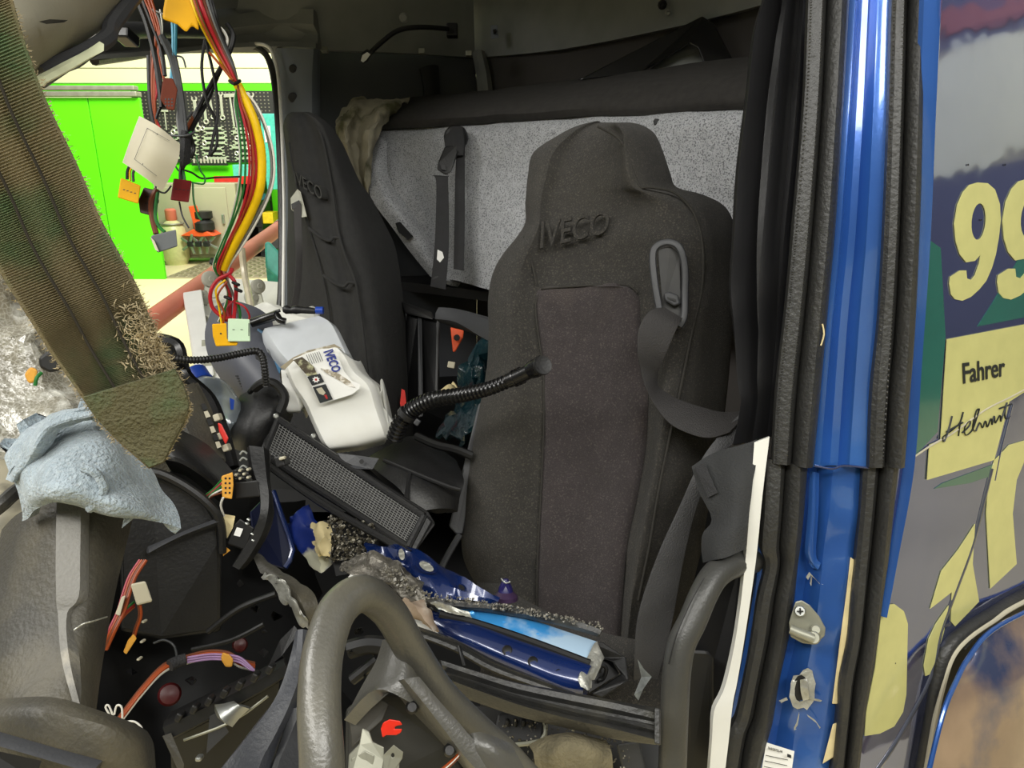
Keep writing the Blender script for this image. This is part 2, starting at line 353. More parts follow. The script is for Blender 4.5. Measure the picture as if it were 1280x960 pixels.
# the bright cream cladding above the tool board is made of long horizontal planks
zt = WY(260, 112, YB).z
box('trim_1', V3(-9, YB-.05, zt-.02), V3(2, YB-.001, zt+.07), lime, kind='structure')
for i in range(9):
    box('plank', V3(-9, YB-.03, zt+.08+i*.19), V3(2, YB-.001, zt+.26+i*.19), creamw, wb, bevel=.006)
# lime green wall below/behind bench
a = WY(186, 232, YB); b = WY(352, 198, YB)
box('wall_panel', V3(a.x-2, YB-.04, 0), V3(b.x+2, YB-.001, b.z), lime, wb)
# sliding green door with overhead rail
Yd = FL(200, 349).y
a = WY(57, 349, Yd); b = WY(206, 122, Yd); b.x = WY(206, 345, Yd).x; gd = thing('sliding_door', 'lime green two-leaf sliding workshop door at the left behind the strap', 'door', V3((a.x+b.x)/2, Yd, 0)); 
m_ = WY(122, 200, Yd).x
box('door_leaf', V3(a.x-.9, Yd, 0.0), V3(m_-.006, Yd+.05, b.z), lime, gd, bevel=.004)
box('door_leaf', V3(m_+.006, Yd, 0.0), V3(b.x, Yd+.05, b.z), lime, gd, bevel=.004)
rail = thing('door_rail', 'pale metal overhead rail along the top of the green sliding door', 'rail', V3(m_, Yd, b.z+.02))
box('rail_channel', V3(a.x-1, Yd-.05, b.z+.01), V3(b.x-.0, Yd+.08, b.z+.06), galv, rail, bevel=.008)
box('rail_channel', V3(a.x-1, Yd-.04, b.z+.075), V3(b.x-.02, Yd+.07, b.z+.12), galv, rail, bevel=.008)
# tool wall
a = WY(180, 203, YB); b = WY(352, 114, YB)
pb = thing('pegboard', 'black perforated tool board on the far workshop wall', 'tool board', V3((a.x+b.x)/2, YB-.06, a.z))
pa = box('panel', V3(a.x, YB-.08, a.z), V3(b.x, YB-.05, b.z), peg, pb)
hv, hf = [], []
for i in range(36):
    for j in range(22):
        x = a.x+.03+i*.052; z = a.z+.03+j*.046
        if z < b.z-.02 and x < b.x-.03:
            n0 = len(hv); hv += [V3(x-.009, YB-.083, z-.007), V3(x+.009, YB-.083, z-.007), V3(x+.009, YB-.083, z+.007), V3(x-.009, YB-.083, z+.007)]
            hv += [v+V3(0, .003, 0) for v in hv[n0:n0+4]]
            hf += [(n0, n0+1, n0+2, n0+3), (n0, n0+4, n0+5, n0+1), (n0+3, n0+2, n0+6, n0+7)]
obj('peg_slots', hv, hf, mat('slot', (120, 116, 100), .7), pb, smooth=False, kind='stuff')
def tool(x, y, L, rot, kind, label, group):
    c = WY(x, y, YB-.1); r = math.radians(rot); u = V3(math.cos(r), 0, math.sin(r)); v = V3(-math.sin(r), 0, math.cos(r))
    t = thing('spanner' if kind != 'hammer' else 'hammer', label, 'tool', c, group)
    h = L*.45; wd = L*.05
    if kind == 'hammer':
        frame_box('handle', c, (L, .02, wd*1.1), (u, V3(0, 1, 0), v), chrome, t, .003); frame_box('head', c+u*h, (wd*2.2, .03, L*.38), (u, V3(0, 1, 0), v), chrome, t, .004)
        return
    frame_box('handle', c, (L*.82, .015, wd*2.0), (u, V3(0, 1, 0), v), chrome, t, .003)
    for s in ((-1, 1) if kind == 'double' else (1,)):
        pts = []
        for k in range(11):
            an = -2.3+4.6*k/10; pts.append(c+u*s*(h-math.cos(an)*wd*-1.0 if False else h)+u*s*(-math.cos(an)*wd*1.9)+v*math.sin(an)*wd*1.9)
        for k in range(11):
            an = 2.3-4.6*k/10; pts.append(c+u*s*h+u*s*(-math.cos(an)*wd*1.0)+v*math.sin(an)*wd*1.0)
        plate('jaw', pts, .02, chrome, t, dirv=V3(0, 1, 0))
    if kind == 'ring':
        tube('ring', [c-u*h+u*math.cos(k*math.pi/4)*wd*1.6+v*math.sin(k*math.pi/4)*wd*1.6 for k in range(9)], wd*.6, chrome, t, n=2, seg=6)
for i, (x, y, L) in enumerate([(245, 142, .42), (256, 136, .36), (264, 133, .3), (277, 132, .34), (290, 138, .42), (316, 136, .4), (309, 130, .3), (228, 145, .3), (207, 150, .26)]):
    tool(x, y, L, 92+random.uniform(-4, 4), 'hammer' if i in (4, 8) else 'ring', 'upright chrome hand tool in the top row of the black tool board', 'tools hanging upright on the board')
for r_ in range(7):
    for i, x in enumerate((232, 268, 305, 326)):
        y = 160+r_*6.3+random.uniform(-.8, .8)
        tool(x+random.uniform(-3, 3), y, random.uniform(.28, .36), random.uniform(-3, 3), ('double', 'ring', 'double')[(i+r_) % 3], 'chrome spanner lying level in the lower rows of the black tool board', 'spanners hung level on the board')
a = WY(222, 205, YB-.2)
tr = thing('socket_rail', 'row of small chrome sockets on a rail under the tool board', 'sockets', WY(262, 205, YB-.15))
box('rail', WY(240, 207, YB-.15), WY(285, 204, YB-.12), peg, tr)
for i in range(10):
    p = WY(243+i*4.3, 204, YB-.16); revolve('socket', p, V3(0, 0, 1), [(.013, 0), (.017, .03), (.017, .06)], chrome, tr, 8)
# bench with things on it
bz = WY(260, 222, YB-.6).z
bt = WY(268, 226, YB-.62); be = WY(352, 216, YB-.62)
bench = thing('workbench', 'red-edged workbench with dark shelves below the tool board', 'workbench', V3((bt.x+be.x)/2+.4, YB-.35, 0))
box('worktop', V3(bt.x, YB-.6, bz-.06), V3(be.x-.32, YB-.1, bz), galv, bench, .005)
box('edge', V3(bt.x, YB-.63, bz-.08), V3(be.x-.32, YB-.6, bz+.02), redp, bench)
sx = WY(290, 250, YB-.5).x
for z in (.08, .42, .74): box('shelf', V3(sx, YB-.56, z), V3(be.x-.34, YB-.1, z+.03), plastic, bench)
box('back_board', V3(sx, YB-.09, .05), V3(be.x-.34, YB-.06, bz-.08), dark, bench)
for x in (sx+.03, be.x-.38): box('leg', V3(x-.03, YB-.55, 0), V3(x+.03, YB-.1, bz-.06), plastic, bench)
for i, (x, y, z, c, nm, lb, ct) in enumerate([(314, 228, 0, 'blue', 'storage_box', 'small blue plastic box under the red bench edge', 'box'), (300, 226, 0, 'b', 'storage_box', 'grey-blue storage box beside the grey cabinet', 'box')]):
    p = WY(x-18 if i else x, y, YB-.66); box(nm, V3(p.x-.09, YB-.5, .775), V3(p.x+.06, YB-.3, .85), mat('box_'+c, (60, 130, 200), .5), label=lb, cat=ct)
for i, (x, lz, c, lb) in enumerate([(334, .46, (220, 190, 30), 'yellow small-parts case on the shelf at the window edge'), (317, .46, (60, 110, 60), 'green parts case on the shelf by the grey pillar'), (346, .12, (60, 60, 62), 'dark crate low on the bench shelf by the pillar')]):
    p = WY(x, 280, YB-.4); box('parts_case', V3(p.x-.14, YB-.5, lz), V3(p.x+.12, YB-.25, lz+.15), mat('case%d' % i, c, .5), bevel=.01, label=lb, cat='case')
gp = WY(262, 207, YB-.3)
box('storage_tray', V3(gp.x+.35, YB-.42, bz), V3(gp.x+.6, YB-.16, bz+.16), mat('tray_teal', (90, 190, 170), .4), bevel=.01, label='translucent teal plastic tray standing on the workbench', cat='tray')
# turquoise cabinet at the right edge of the window
p0 = WY(325, 142, YB-.7); p1 = WY(352, 232, YB-.7)
tc_ = thing('tool_cabinet', 'tall turquoise cabinet beside the right end of the tool board', 'cabinet', V3((p0.x+.3), YB-.5, 0))
box('body', V3(p0.x, YB-.72, p1.z-.05), V3(p0.x+.9, YB-.4, p0.z), turq, tc_, .01); box('leg', V3(p0.x+.5, YB-.65, 0), V3(p0.x+.56, YB-.5, p1.z), turq, tc_)
box('notice', V3(p0.x+.04, YB-.73, p0.z-.35), V3(p0.x+.12, YB-.721, p0.z-.15), white, tc_)
# grey cabinet box
Yc = YB-.95; a = WY(196, 316, Yc); b = WY(293, 229, Yc)
gc = thing('metal_cabinet', 'beige-grey metal cabinet standing under the tool board', 'cabinet', V3((a.x+b.x)/2, Yc, 0))
box('body', V3(a.x, Yc, .06), V3(b.x, Yc+.26, b.z), beigebox, gc, .012)
box('door', V3(a.x+.03, Yc-.02, .1), V3(b.x-.12, Yc, b.z-.05), beigebox, gc, .01)
box('handle', V3(b.x-.2, Yc-.05, b.z*.5), V3(b.x-.17, Yc-.02, b.z*.5+.12), steel, gc, .004)
for xx in (a.x+.05, b.x-.1): box('foot', V3(xx, Yc+.03, 0), V3(xx+.05, Yc+.25, .06), plastic, gc)
# mat of tread tiles
g = thing('tread_mat', 'grey chequered tread mat laid on the workshop floor', 'mat', FL(270, 335))
y0, y1 = FL(270, 348).y, FL(270, 318).y-.25; x0, x1 = FL(206, 348).x, FL(345, 330).x+.5
box('mat_base', V3(x0, y0, 0), V3(x1, y1, .012), matm, g)
bv, bf = [], []
ny = int((y1-y0)/.16); nx = int((x1-x0)/.11)
for i in range(nx):
    for j in range(ny):
        x = x0+.03+i*.11; y = y0+.03+j*.16; n0 = len(bv)
        bv += [V3(x, y, .012), V3(x+.08, y, .012), V3(x+.08, y+.11, .012), V3(x, y+.11, .012), V3(x+.015, y+.02, .028), V3(x+.065, y+.02, .028), V3(x+.065, y+.09, .028), V3(x+.015, y+.09, .028)]
        bf += [(n0+4, n0+5, n0+6, n0+7)]+[(n0+q, n0+(q+1) % 4, n0+4+(q+1) % 4, n0+4+q) for q in range(4)]
obj('studs', bv, bf, mat('stud', (116, 108, 84), .5), g, smooth=False, kind='stuff')
# gas bottle
p = FL(222, 330); h = 1.0
gb = thing('gas_cylinder', 'pale squat gas bottle with an orange cap beside the beige cabinet', 'gas bottle', p)
k_ = (WY(240, 300, p.y).x-WY(208, 300, p.y).x)/2
revolve('body', p, V3(0, 0, 1), [(k_*.8, 0), (k_*.85, .04), (k_, .08), (k_, .36), (k_*.9, .46), (k_*.6, .53), (k_*.3, .57)], mat('bottle_paint', (206, 204, 150), .35, var=.06), gb, 24)
revolve('cap', p+V3(0, 0, .56), V3(0, 0, 1), [(.06, 0), (.07, .02), (.07, .13), (.05, .15)], salmon, gb, 14)
tube('collar', [p+V3(k_*.8*math.cos(q), k_*.8*math.sin(q), .52) for q in [i*.524 for i in range(13)]], .012, galv, gb, n=1)
# engine hoist foot / tiller
p = FL(250, 332)
ti = thing('power_tiller', 'small orange engine-driven tiller standing on the tread mat', 'machine', p)
u = (WY(262, 300, p.y).x-WY(238, 300, p.y).x)
plate('mudguard', [WY(225, 295, p.y), WY(240, 287, p.y), WY(252, 285, p.y), WY(268, 295, p.y), WY(250, 296, p.y-.0)], .3, orange, ti, dirv=V3(0, 1, 0), bevel=.01)
plate('handle_column', [WY(235, 258, p.y), WY(243, 257, p.y), WY(255, 288, p.y), WY(244, 290, p.y)], .08, orange, ti, dirv=V3(0, 1, 0), bevel=.01)
revolve('engine', WY(256, 290, p.y+.1), V3(0, 0, 1), [(.1, 0), (.13, .03), (.13, .12), (.09, .16), (.12, .18), (.12, .26)], plastic, ti, 14)
for s in range(3):
    c = WY(238+s*10, 305, p.y); 
    for q in range(5):
        a_ = q*1.256+s; frame_box('tine', c+V3(math.cos(a_)*.07, s*.03, math.sin(a_)*.07), (.12, .03, .03), (V3(math.cos(a_), 0, math.sin(a_)), V3(0, 1, 0), V3(-math.sin(a_), 0, math.cos(a_))), steel, ti)
    frame_box('tine_hub', c, (.07, .06, .07), WAX, plastic, ti, .01)
revolve('wheel', FL(264, 332)+V3(0, 0, .02), V3(1, 0, 0), [(.03, 0), (.08, .01), (.08, .05), (.03, .06)], dark, ti, 16)
# salmon jack tube lying across the floor toward the truck
A = P(150, 430, 2.6); B = P(352, 283, 4.6)
st = thing('brace_tube', 'long salmon-red steel tube slanting up from the floor past the window', 'tube', A)
tube('pipe', [A, A.lerp(B, .5), B], .042, salmon, st, n=2, seg=16); tube('end_cap', [B-(B-A)*.02, B+(B-A)*.01], .047, galv, st, n=1, seg=16)
q_ = A.lerp(B, .5); box('foot_plate', V3(A.x-.1, A.y-.1, 0), V3(A.x+.1, A.y+.1, .03), galv, st); tube('stand_leg', [A, V3(A.x, A.y, .02)], .03, galv, st, n=1)
# trolley with castors, white
tl = thing('white_trolley', 'white upturned trolley with castors lying outside the open door', 'trolley', V3(*FL(285, 430))*0+V3(P(280, 410, 3.0).x, P(280, 410, 3.0).y, 0))
plate('deck', [(228, 365, 3.1), (258, 345, 3.5), (350, 352, 3.5), (350, 470, 2.5), (245, 475, 2.5)], .03, whitep, tl, dirv=V3(0, 0, -1), bevel=.008)
plate('side_board', [(228, 366, 3.08), (252, 362, 3.08), (268, 470, 2.5), (247, 475, 2.5)], .05, whitep, tl, bevel=.005)
for i in range(3): plate('vent_slot', [(231+i*4, 371, 3.05), (233+i*4, 371, 3.05), (235+i*4, 382, 3.0), (233+i*4, 382, 3.0)], .004, plastic, tl)
for y in (395, 425, 450): plate('cross_bar', [(252, y, 2.9-.01*(y-395)), (345, y-6, 2.9-.01*(y-395)), (345, y+1, 2.9-.01*(y-395)), (252, y+8, 2.9-.01*(y-395))], .02, galv, tl)
pos = P(290, 400, 3.0); box('trolley_leg', V3(pos.x-.02, pos.y+.1, 0), V3(pos.x+.02, pos.y+.14, pos.z-.05), galv, tl)
for i, (x, y, r) in enumerate([(262, 349, 10), (322, 358, 9), (316, 372, 11), (254, 372, 9)]):
    c = P(x, y, 3.1); rr = r/F*3.1; ax_ = V3(.75, -.6, .2).normalized()
    fk = plate('castor_fork', [P(x-8, y+24, 3.1), P(x-6, y, 3.1), P(x+2, y-2, 3.1), P(x+9, y+24, 3.1)], .03, galv, tl, bevel=.004)
    wv = revolve('castor_wheel', c-ax_*.015, ax_, [(rr*.35, -.004), (rr*.4, .002), (rr*.8, .004), (rr, .008), (rr, .026), (rr*.8, .03), (rr*.4, .032), (rr*.35, .036)], mat('castor_tread', (176, 174, 160), .5, var=.1), tl, 20)
# clear hose beside it
tube('clear_hose', [(302, 310, 2.5), (306, 345, 2.5), (313, 380, 2.4), (316, 415, 2.3)], .011, mat('clear_tube', (196, 186, 160), .25), label='milky plastic tube hanging upright outside the open door', cat='hose')
plate('turquoise_beam_dummy', [(331, 303, 4.0), (337, 302, 4.0), (352, 318, 4.0), (352, 352, 4.0), (332, 335, 4.0)], .12, turq, bevel=.01)
o = bpy.data.objects['turquoise_beam_dummy']; o.name = 'steel_beam'; setp(o, 'turquoise painted beam end low at the right of the door opening', 'beam')
for pz in [P(338, 335, 4.0)]: box('beam_stand', V3(pz.x-.03, pz.y+.02, 0), V3(pz.x+.03, pz.y+.08, pz.z), turq, label='turquoise upright carrying the beam end outside the door', cat='stand')

# ---------------------------------------------------------------- truck cab shell
cab = thing('truck_cab', 'wrecked dark blue truck cab with its driver door removed', 'truck', P(900, 900, 1.5)*0+V3(.5, 1.3, 0))
# floor pan and tunnel (dark) so that nothing floats
loft('floor_pan', [[(-120, 1150, .95), (200, 1120, 1.0), (500, 1090, 1.3), (900, 1090, 1.35)], [(60, 900, 1.3), (250, 880, 1.5), (520, 880, 1.7), (900, 900, 1.55)], [(120, 700, 1.75), (300, 660, 2.0), (560, 640, 2.2), (920, 640, 1.9)], [(190, 540, 2.2), (330, 500, 2.5), (560, 470, 2.8), (920, 470, 2.3)]], dark, cab, 3, 3, t=.03, crumple=.01)
plate('floor_pan', [(590, 520, 2.72), (335, 470, 2.5), (190, 500, 2.25), (160, 590, 2.0), (300, 640, 1.9), (620, 640, 1.9)], .03, dark, cab)
# right-hand door aperture: pillar, upper side wall, corner, rear wall
jam = loft('door_frame', [[(337, 58, 2.62), (345, 60, 2.55), (362, 60, 2.5), (392, 62, 2.5), (400, 62, 2.56)], [(344, 110, 2.62), (350, 110, 2.55), (366, 110, 2.5), (390, 112, 2.5), (400, 112, 2.56)], [(349, 250, 2.6), (352, 250, 2.53), (368, 250, 2.48), (392, 250, 2.48), (402, 250, 2.54)], [(348, 400, 2.55), (352, 400, 2.48), (366, 400, 2.43), (400, 400, 2.43), (410, 400, 2.5)], [(340, 520, 2.5), (350, 520, 2.43), (366, 520, 2.38), (400, 520, 2.38), (410, 520, 2.45)]], sidegrey, cab, 3, 4, t=.02)
for x, y, r in ((366, 86, 5), (366, 122, 6)):
    revolve('screw_cover', P(x, y, 2.50), (CAM-P(x, y, 2.5)), [(r/F*2.5, -.01), (r/F*2.5, .004), (r/F*2.2, .008), (r/F*.8, .009)], plastic, cab, 16)
tube('door_seal', [(118, 76, 1.75), (165, 70, 2.0), (220, 62, 2.3), (300, 59, 2.5), (325, 62, 2.52), (338, 80, 2.52), (345, 120, 2.5), (350, 200, 2.48), (352, 300, 2.45), (350, 380, 2.42), (338, 430, 2.4)], .011, rubber, cab, n=5)
tube('door_edge_trim', [(300, 56, 2.53), (330, 56, 2.5), (343, 72, 2.5), (350, 120, 2.48), (355, 250, 2.46), (354, 385, 2.4)], .006, whitep, cab, n=5)
# rail above the side door
strip('door_header', [(100, 20, 1.7, 108, 75, 1.7), (180, 10, 2.05, 185, 70, 2.05), (260, 10, 2.4, 268, 62, 2.4), (345, 0, 2.58, 345, 60, 2.55), (396, 0, 2.58, 396, 62, 2.55)], [(0, 0), (.25, .0), (.3, .03), (.6, .03), (.66, -.01), (.85, -.01), (.9, .01), (1, .01)], .03, lining, cab, n=4)
tube('grab_rail', [(146, 38, 1.55), (200, 38, 1.78), (262, 40, 2.05)], .017, trimgrey, cab, n=3, seg=10)
pbox('rail_socket', 150, 39, 1.5, 20, 14, .05, gloss, cab, rot=2, bevel=.004)
loft('header_lining', [[(60, -120, 1.5), (200, -140, 1.9), (300, -150, 2.3)], [(80, -40, 1.6), (200, -50, 2.0), (300, -40, 2.42)], [(100, 24, 1.72), (185, 14, 2.08), (300, 10, 2.5)]], lining, cab, 3, 3, t=.03)
loft('side_wall', [[(285, -160, 2.3), (400, -150, 2.45), (500, -130, 2.6), (592, -120, 2.85)], [(285, -30, 2.42), (400, -30, 2.55), (500, -20, 2.7), (592, 0, 2.9)], [(285, 58, 2.56), (400, 62, 2.6), (500, 66, 2.75), (594, 72, 2.95)]], lining, cab, 3, 3, t=.03)
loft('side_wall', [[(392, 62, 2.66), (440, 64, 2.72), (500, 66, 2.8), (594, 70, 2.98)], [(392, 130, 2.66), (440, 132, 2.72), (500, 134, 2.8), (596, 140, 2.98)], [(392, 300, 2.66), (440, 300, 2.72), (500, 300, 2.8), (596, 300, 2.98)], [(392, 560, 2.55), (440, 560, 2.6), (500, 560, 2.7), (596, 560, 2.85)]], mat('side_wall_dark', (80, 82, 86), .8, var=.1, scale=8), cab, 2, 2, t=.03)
strip('recess_rib', [(525, 85, 2.79, 548, 82, 2.82), (530, 110, 2.79, 550, 110, 2.82), (530, 150, 2.79, 550, 150, 2.82)], [(0, 0), (.3, .015), (.7, .015), (1, 0)], .01, plastic, cab)
for x, y in ((405, 61), (527, 63), (586, 66)): pbox('trim_clip', x, y, 2.6, 8, 6, .02, galv, cab)
revolve('screw_cover', P(505, 22, 2.66), CAM-P(505, 22, 2.66), [(.017, -.01), (.017, .006), (.01, .012), (.002, .012)], lining, cab, 16)
loft('rear_wall', [[(592, -120, 2.9), (700, -150, 2.5), (860, -190, 2.05), (1010, -240, 1.7)], [(592, 10, 2.95), (700, -10, 2.55), (860, -30, 2.1), (1010, -60, 1.75)], [(594, 72, 2.97), (700, 62, 2.6), (860, 30, 2.13), (1010, -10, 1.78)], ], lining, cab, 3, 3, t=.03)
loft('rear_wall', [[(594, 72, 2.99), (700, 62, 2.64), (860, 30, 2.17), (1010, -10, 1.82)], [(596, 160, 2.99), (700, 160, 2.64), (860, 160, 2.17), (1010, 160, 1.82)], [(596, 560, 2.85), (700, 600, 2.5), (860, 700, 2.1), (1010, 760, 1.75)], [(596, 800, 2.8), (700, 900, 2.4), (860, 1000, 2.0), (1010, 1100, 1.7)]], mat('rear_wall_trim', (66, 62, 60), .8, var=.1, scale=8), cab, 2, 2, t=.03)
strip('corner_rib', [(590, 66, 2.9, 606, 64, 2.9), (596, 100, 2.9, 614, 98, 2.9), (598, 140, 2.9, 618, 138, 2.9)], [(0, 0), (.3, .02), (.7, .02), (1, 0)], .01, lining, cab)
plate('slot_cover', [(613, 32, 2.75), (622, 31, 2.74), (623, 47, 2.74), (614, 49, 2.75)], .01, sidegrey, cab, bevel=.002); plate('slot', [(616, 37, 2.735), (620, 36, 2.735), (620, 42, 2.735), (617, 43, 2.735)], .004, dark, cab)
for x, y, r in ((828, 6, 6), (835, 16, 4)): revolve('bolt_hole', P(x, y, 2.16), CAM-P(x, y, 2.16), [(r/F*2.1, -.01), (r/F*2.1, .01), (r/F*1.2, .014), (r/F*.9, .0)], greybare if r < 5 else dark, cab, 10)
# roof above (keeps the bunk area dark)
rz = CZ+.95
obj('roof', [V3(-1.25, .75, rz), V3(-1.35, 2.9, rz), V3(-.05, 3.35, rz), V3(1.35, 1.8, rz), V3(.75, .95, rz), V3(-.3, .75, rz)]+[V3(x, y, rz+.04) for x, y in ((-1.25, .75), (-1.35, 2.9), (-.05, 3.35), (1.35, 1.8), (.75, .95), (-.3, .75))],
    [(0, 1, 2, 3, 4, 5), (11, 10, 9, 8, 7, 6)]+[(i, (i+1) % 6, (i+1) % 6+6, i+6) for i in range(6)], lining, cab, smooth=False)
def upwall(name, a, b, z0, z1, m):
    n = (b-a).cross(V3(0, 0, 1)).normalized()*.03; return obj(name, [V3(a.x, a.y, z0), V3(b.x, b.y, z0), V3(b.x, b.y, z1), V3(a.x, a.y, z1)]+[V3(p.x+n.x, p.y+n.y, z) for p, z in ((a, z0), (b, z0), (b, z1), (a, z1))], [(0, 1, 2, 3), (7, 6, 5, 4), (0, 4, 5, 1), (1, 5, 6, 2), (2, 6, 7, 3), (3, 7, 4, 0)], m, cab, smooth=False)
upwall('side_wall', V3(-1.35, 2.9, 0), V3(-.05, 3.35, 0), 2.0, rz, lining); upwall('rear_wall', V3(-.05, 3.35, 0), V3(1.35, 1.8, 0), .3, rz, lining)
upwall('driver_side_skin', V3(.62, 1.12, 0), V3(1.35, 1.8, 0), .1, rz, bluedk)
# overhead console at top left
oc = loft('overhead_console', [[(-60, -330, .66), (60, -330, .78), (330, -330, 1.1)], [(-60, -190, .63), (60, -190, .74), (300, -190, 1.02)], [(-60, -60, .62), (60, -60, .72), (240, -60, .95)], [(-60, 0, .62), (60, 0, .7), (168, 0, .9)], [(-60, 40, .62), (45, 38, .68), (128, 36, .84)], [(-60, 80, .62), (20, 84, .68), (100, 56, .8)], [(-60, 130, .66), (20, 104, .7), (60, 86, .76)]], console, cab, 4, 4, t=.03)
tube('console_lip', [(170, -8, .89), (141, 30, .84), (134, 48, .82), (100, 68, .78), (48, 92, .73)], .009, trimgrey, cab, n=5)
strip('console_edge', [(140, 22, .85, 146, 36, .85), (134, 44, .83, 138, 56, .84), (98, 66, .8, 104, 78, .8), (44, 90, .74, 54, 112, .76)], [(0, 0), (.5, .006), (1, 0)], .01, plastic, cab)
strip('light_strip', [(130, 55, .775, 122, 68, .775), (95, 74, .755, 92, 86, .755), (54, 96, .715, 52, 108, .715)], [(0, 0), (.5, .004), (1, 0)], .006, mat('diffuser', (206, 210, 176), .3), cab)
plate('scuff', [(48, 27, .675), (62, 24, .68), (85, 25, .69), (80, 28, .69), (58, 30, .68)], .002, plastic, cab)
# ---------------------------------------------------------------- bunk
bk = thing('folded_bunk', 'folded-up sleeper bunk with pale grey speckled vinyl underside', 'bunk', P(700, 330, 2.2))
loft('bunk_panel', [
 [(478, 158, 2.64), (520, 158, 2.52), (560, 156, 2.4), (650, 149, 2.2), (780, 141, 1.92), (860, 138, 1.77), (950, 133, 1.63)],
 [(472, 176, 2.60), (515, 178, 2.49), (560, 172, 2.36), (650, 168, 2.16), (780, 160, 1.88), (860, 157, 1.73), (950, 153, 1.60)],
 [(468, 205, 2.60), (512, 222, 2.52), (560, 215, 2.36), (650, 210, 2.17), (780, 205, 1.89), (860, 205, 1.75), (950, 200, 1.61)],
 [(480, 245, 2.58), (528, 262, 2.50), (566, 258, 2.34), (640, 250, 2.18), (780, 250, 1.92), (860, 250, 1.77), (950, 250, 1.64)],
 [(510, 290, 2.54), (545, 305, 2.44), (576, 305, 2.32), (630, 305, 2.18), (780, 315, 1.93), (860, 320, 1.78), (950, 330, 1.66)],
 [(538, 344, 2.46), (566, 350, 2.38), (588, 355, 2.32), (615, 362, 2.22), (780, 385, 1.98), (860, 400, 1.84), (950, 410, 1.7)]], bunkc, bk, 4, 5, t=.03, crumple=.006, cs=6)
loft('side_flap', [[(470, 168, 2.6), (476, 172, 2.56), (484, 178, 2.56)], [(461, 205, 2.55), (472, 214, 2.5), (486, 222, 2.53)], [(463, 245, 2.5), (486, 250, 2.45), (508, 256, 2.5)], [(490, 284, 2.47), (512, 286, 2.42), (532, 290, 2.47)], [(515, 318, 2.44), (532, 320, 2.4), (554, 324, 2.44)], [(538, 346, 2.42), (556, 350, 2.39), (576, 354, 2.42)]], bunkc, bk, 5, 5, t=.02)
plate('side_latch', [(494, 279, 2.43), (500, 277, 2.42), (517, 296, 2.4), (510, 300, 2.4), (498, 290, 2.42)], .02, dark, bk, bevel=.002)
loft('mattress_edge', [[(512, 122, 2.85), (600, 113, 2.62), (680, 104, 2.42), (824, 84, 2.05), (960, 68, 1.8)], [(496, 134, 2.68), (590, 125, 2.4), (670, 117, 2.22), (824, 100, 1.88), (960, 88, 1.64)], [(482, 150, 2.6), (560, 144, 2.35), (650, 138, 2.15), (790, 128, 1.87), (960, 118, 1.58)], [(476, 163, 2.62), (560, 158, 2.38), (650, 151, 2.18), (780, 143, 1.9), (960, 135, 1.6)]], bunkd, bk, 4, 4, t=.05, crumple=.006, cs=7)
loft('under_bunk_darkener', [[(500, 352, 2.6), (620, 366, 2.3), (800, 390, 2.05), (950, 410, 1.78)], [(500, 340, 2.95), (620, 350, 2.7), (800, 360, 2.3), (950, 380, 1.95)]], dark, bk, 2, 2, t=.03)  # plate added to darken the space under the bunk
pbox('keyhole_tab', 821, 152, 1.80, 6, 8, .03, dark, bk)
# dark folded frame standing on the bunk
fb = thing('folded_rack', 'black angular folded frame lying on top of the bunk', 'frame', P(820, 95, 2.0))
plate('frame_panel', [(722, 100, 2.2), (878, 20, 2.02), (893, 30, 2.0), (917, 76, 1.95), (884, 90, 1.97), (872, 60, 1.99), (862, 55, 2.0), (800, 92, 2.1)], .05, gloss, fb, bevel=.004)
plate('frame_back', [(800, 95, 2.14), (862, 50, 2.06), (876, 62, 2.05), (888, 92, 2.03)], .03, lining, fb, bevel=.003)
# draped cloth on the left bunk corner
loft('draped_cloth', [
 [(436, 126, 2.66), (450, 122, 2.64), (470, 125, 2.6), (490, 124, 2.6), (515, 122, 2.66)],
 [(428, 138, 2.6), (444, 134, 2.53), (462, 138, 2.56), (480, 134, 2.5), (500, 134, 2.58)],
 [(418, 152, 2.56), (434, 150, 2.47), (450, 156, 2.53), (468, 152, 2.46), (486, 150, 2.54)],
 [(418, 165, 2.54), (432, 168, 2.47), (446, 176, 2.53), (460, 172, 2.45), (474, 168, 2.5)],
 [(430, 190, 2.53), (438, 195, 2.47), (448, 200, 2.53), (457, 198, 2.46), (466, 195, 2.5)],
 [(440, 220, 2.52), (446, 224, 2.48), (452, 228, 2.53), (458, 226, 2.47), (463, 222, 2.5)],
 [(452, 240, 2.52), (455, 243, 2.5), (458, 246, 2.53), (461, 245, 2.5), (463, 242, 2.5)]], overlay(mat('cloth_beige', (150, 144, 124), .9, var=.15, scale=20, bump=.4, bscale=300), (84, 82, 52), 8, .52, .62), None, 5, 5, t=.004, crumple=.012, cs=22,
 label='crumpled beige cloth draped over the left corner of the bunk', cat='cloth')
# bunk restraint straps
rs = thing('bunk_strap', 'black bunk retaining strap with buckle hanging down the grey panel', 'strap', P(560, 330, 2.2))
revolve('fixing_knob', P(570, 172, 2.27), CAM-P(570, 172, 2.27), [(.035, -.03), (.038, .0), (.034, .02), (.02, .03)], dark, rs, 14)
strip('strap_mount', [(558, 164, 2.25, 578, 158, 2.24), (556, 182, 2.23, 580, 180, 2.22), (562, 196, 2.23, 578, 194, 2.22)], [(0, 0), (.5, .012), (1, 0)], .01, beltblk, rs)
plate('buckle', [(556, 183, 2.22), (571, 181, 2.21), (573, 190, 2.21), (564, 215, 2.2), (557, 219, 2.2), (546, 212, 2.2), (548, 202, 2.2)], .03, plastic, rs, bevel=.005)
plate('buckle_slot', [(551, 208, 2.195), (556, 206, 2.195), (558, 213, 2.195), (552, 212, 2.195)], .004, dark, rs)
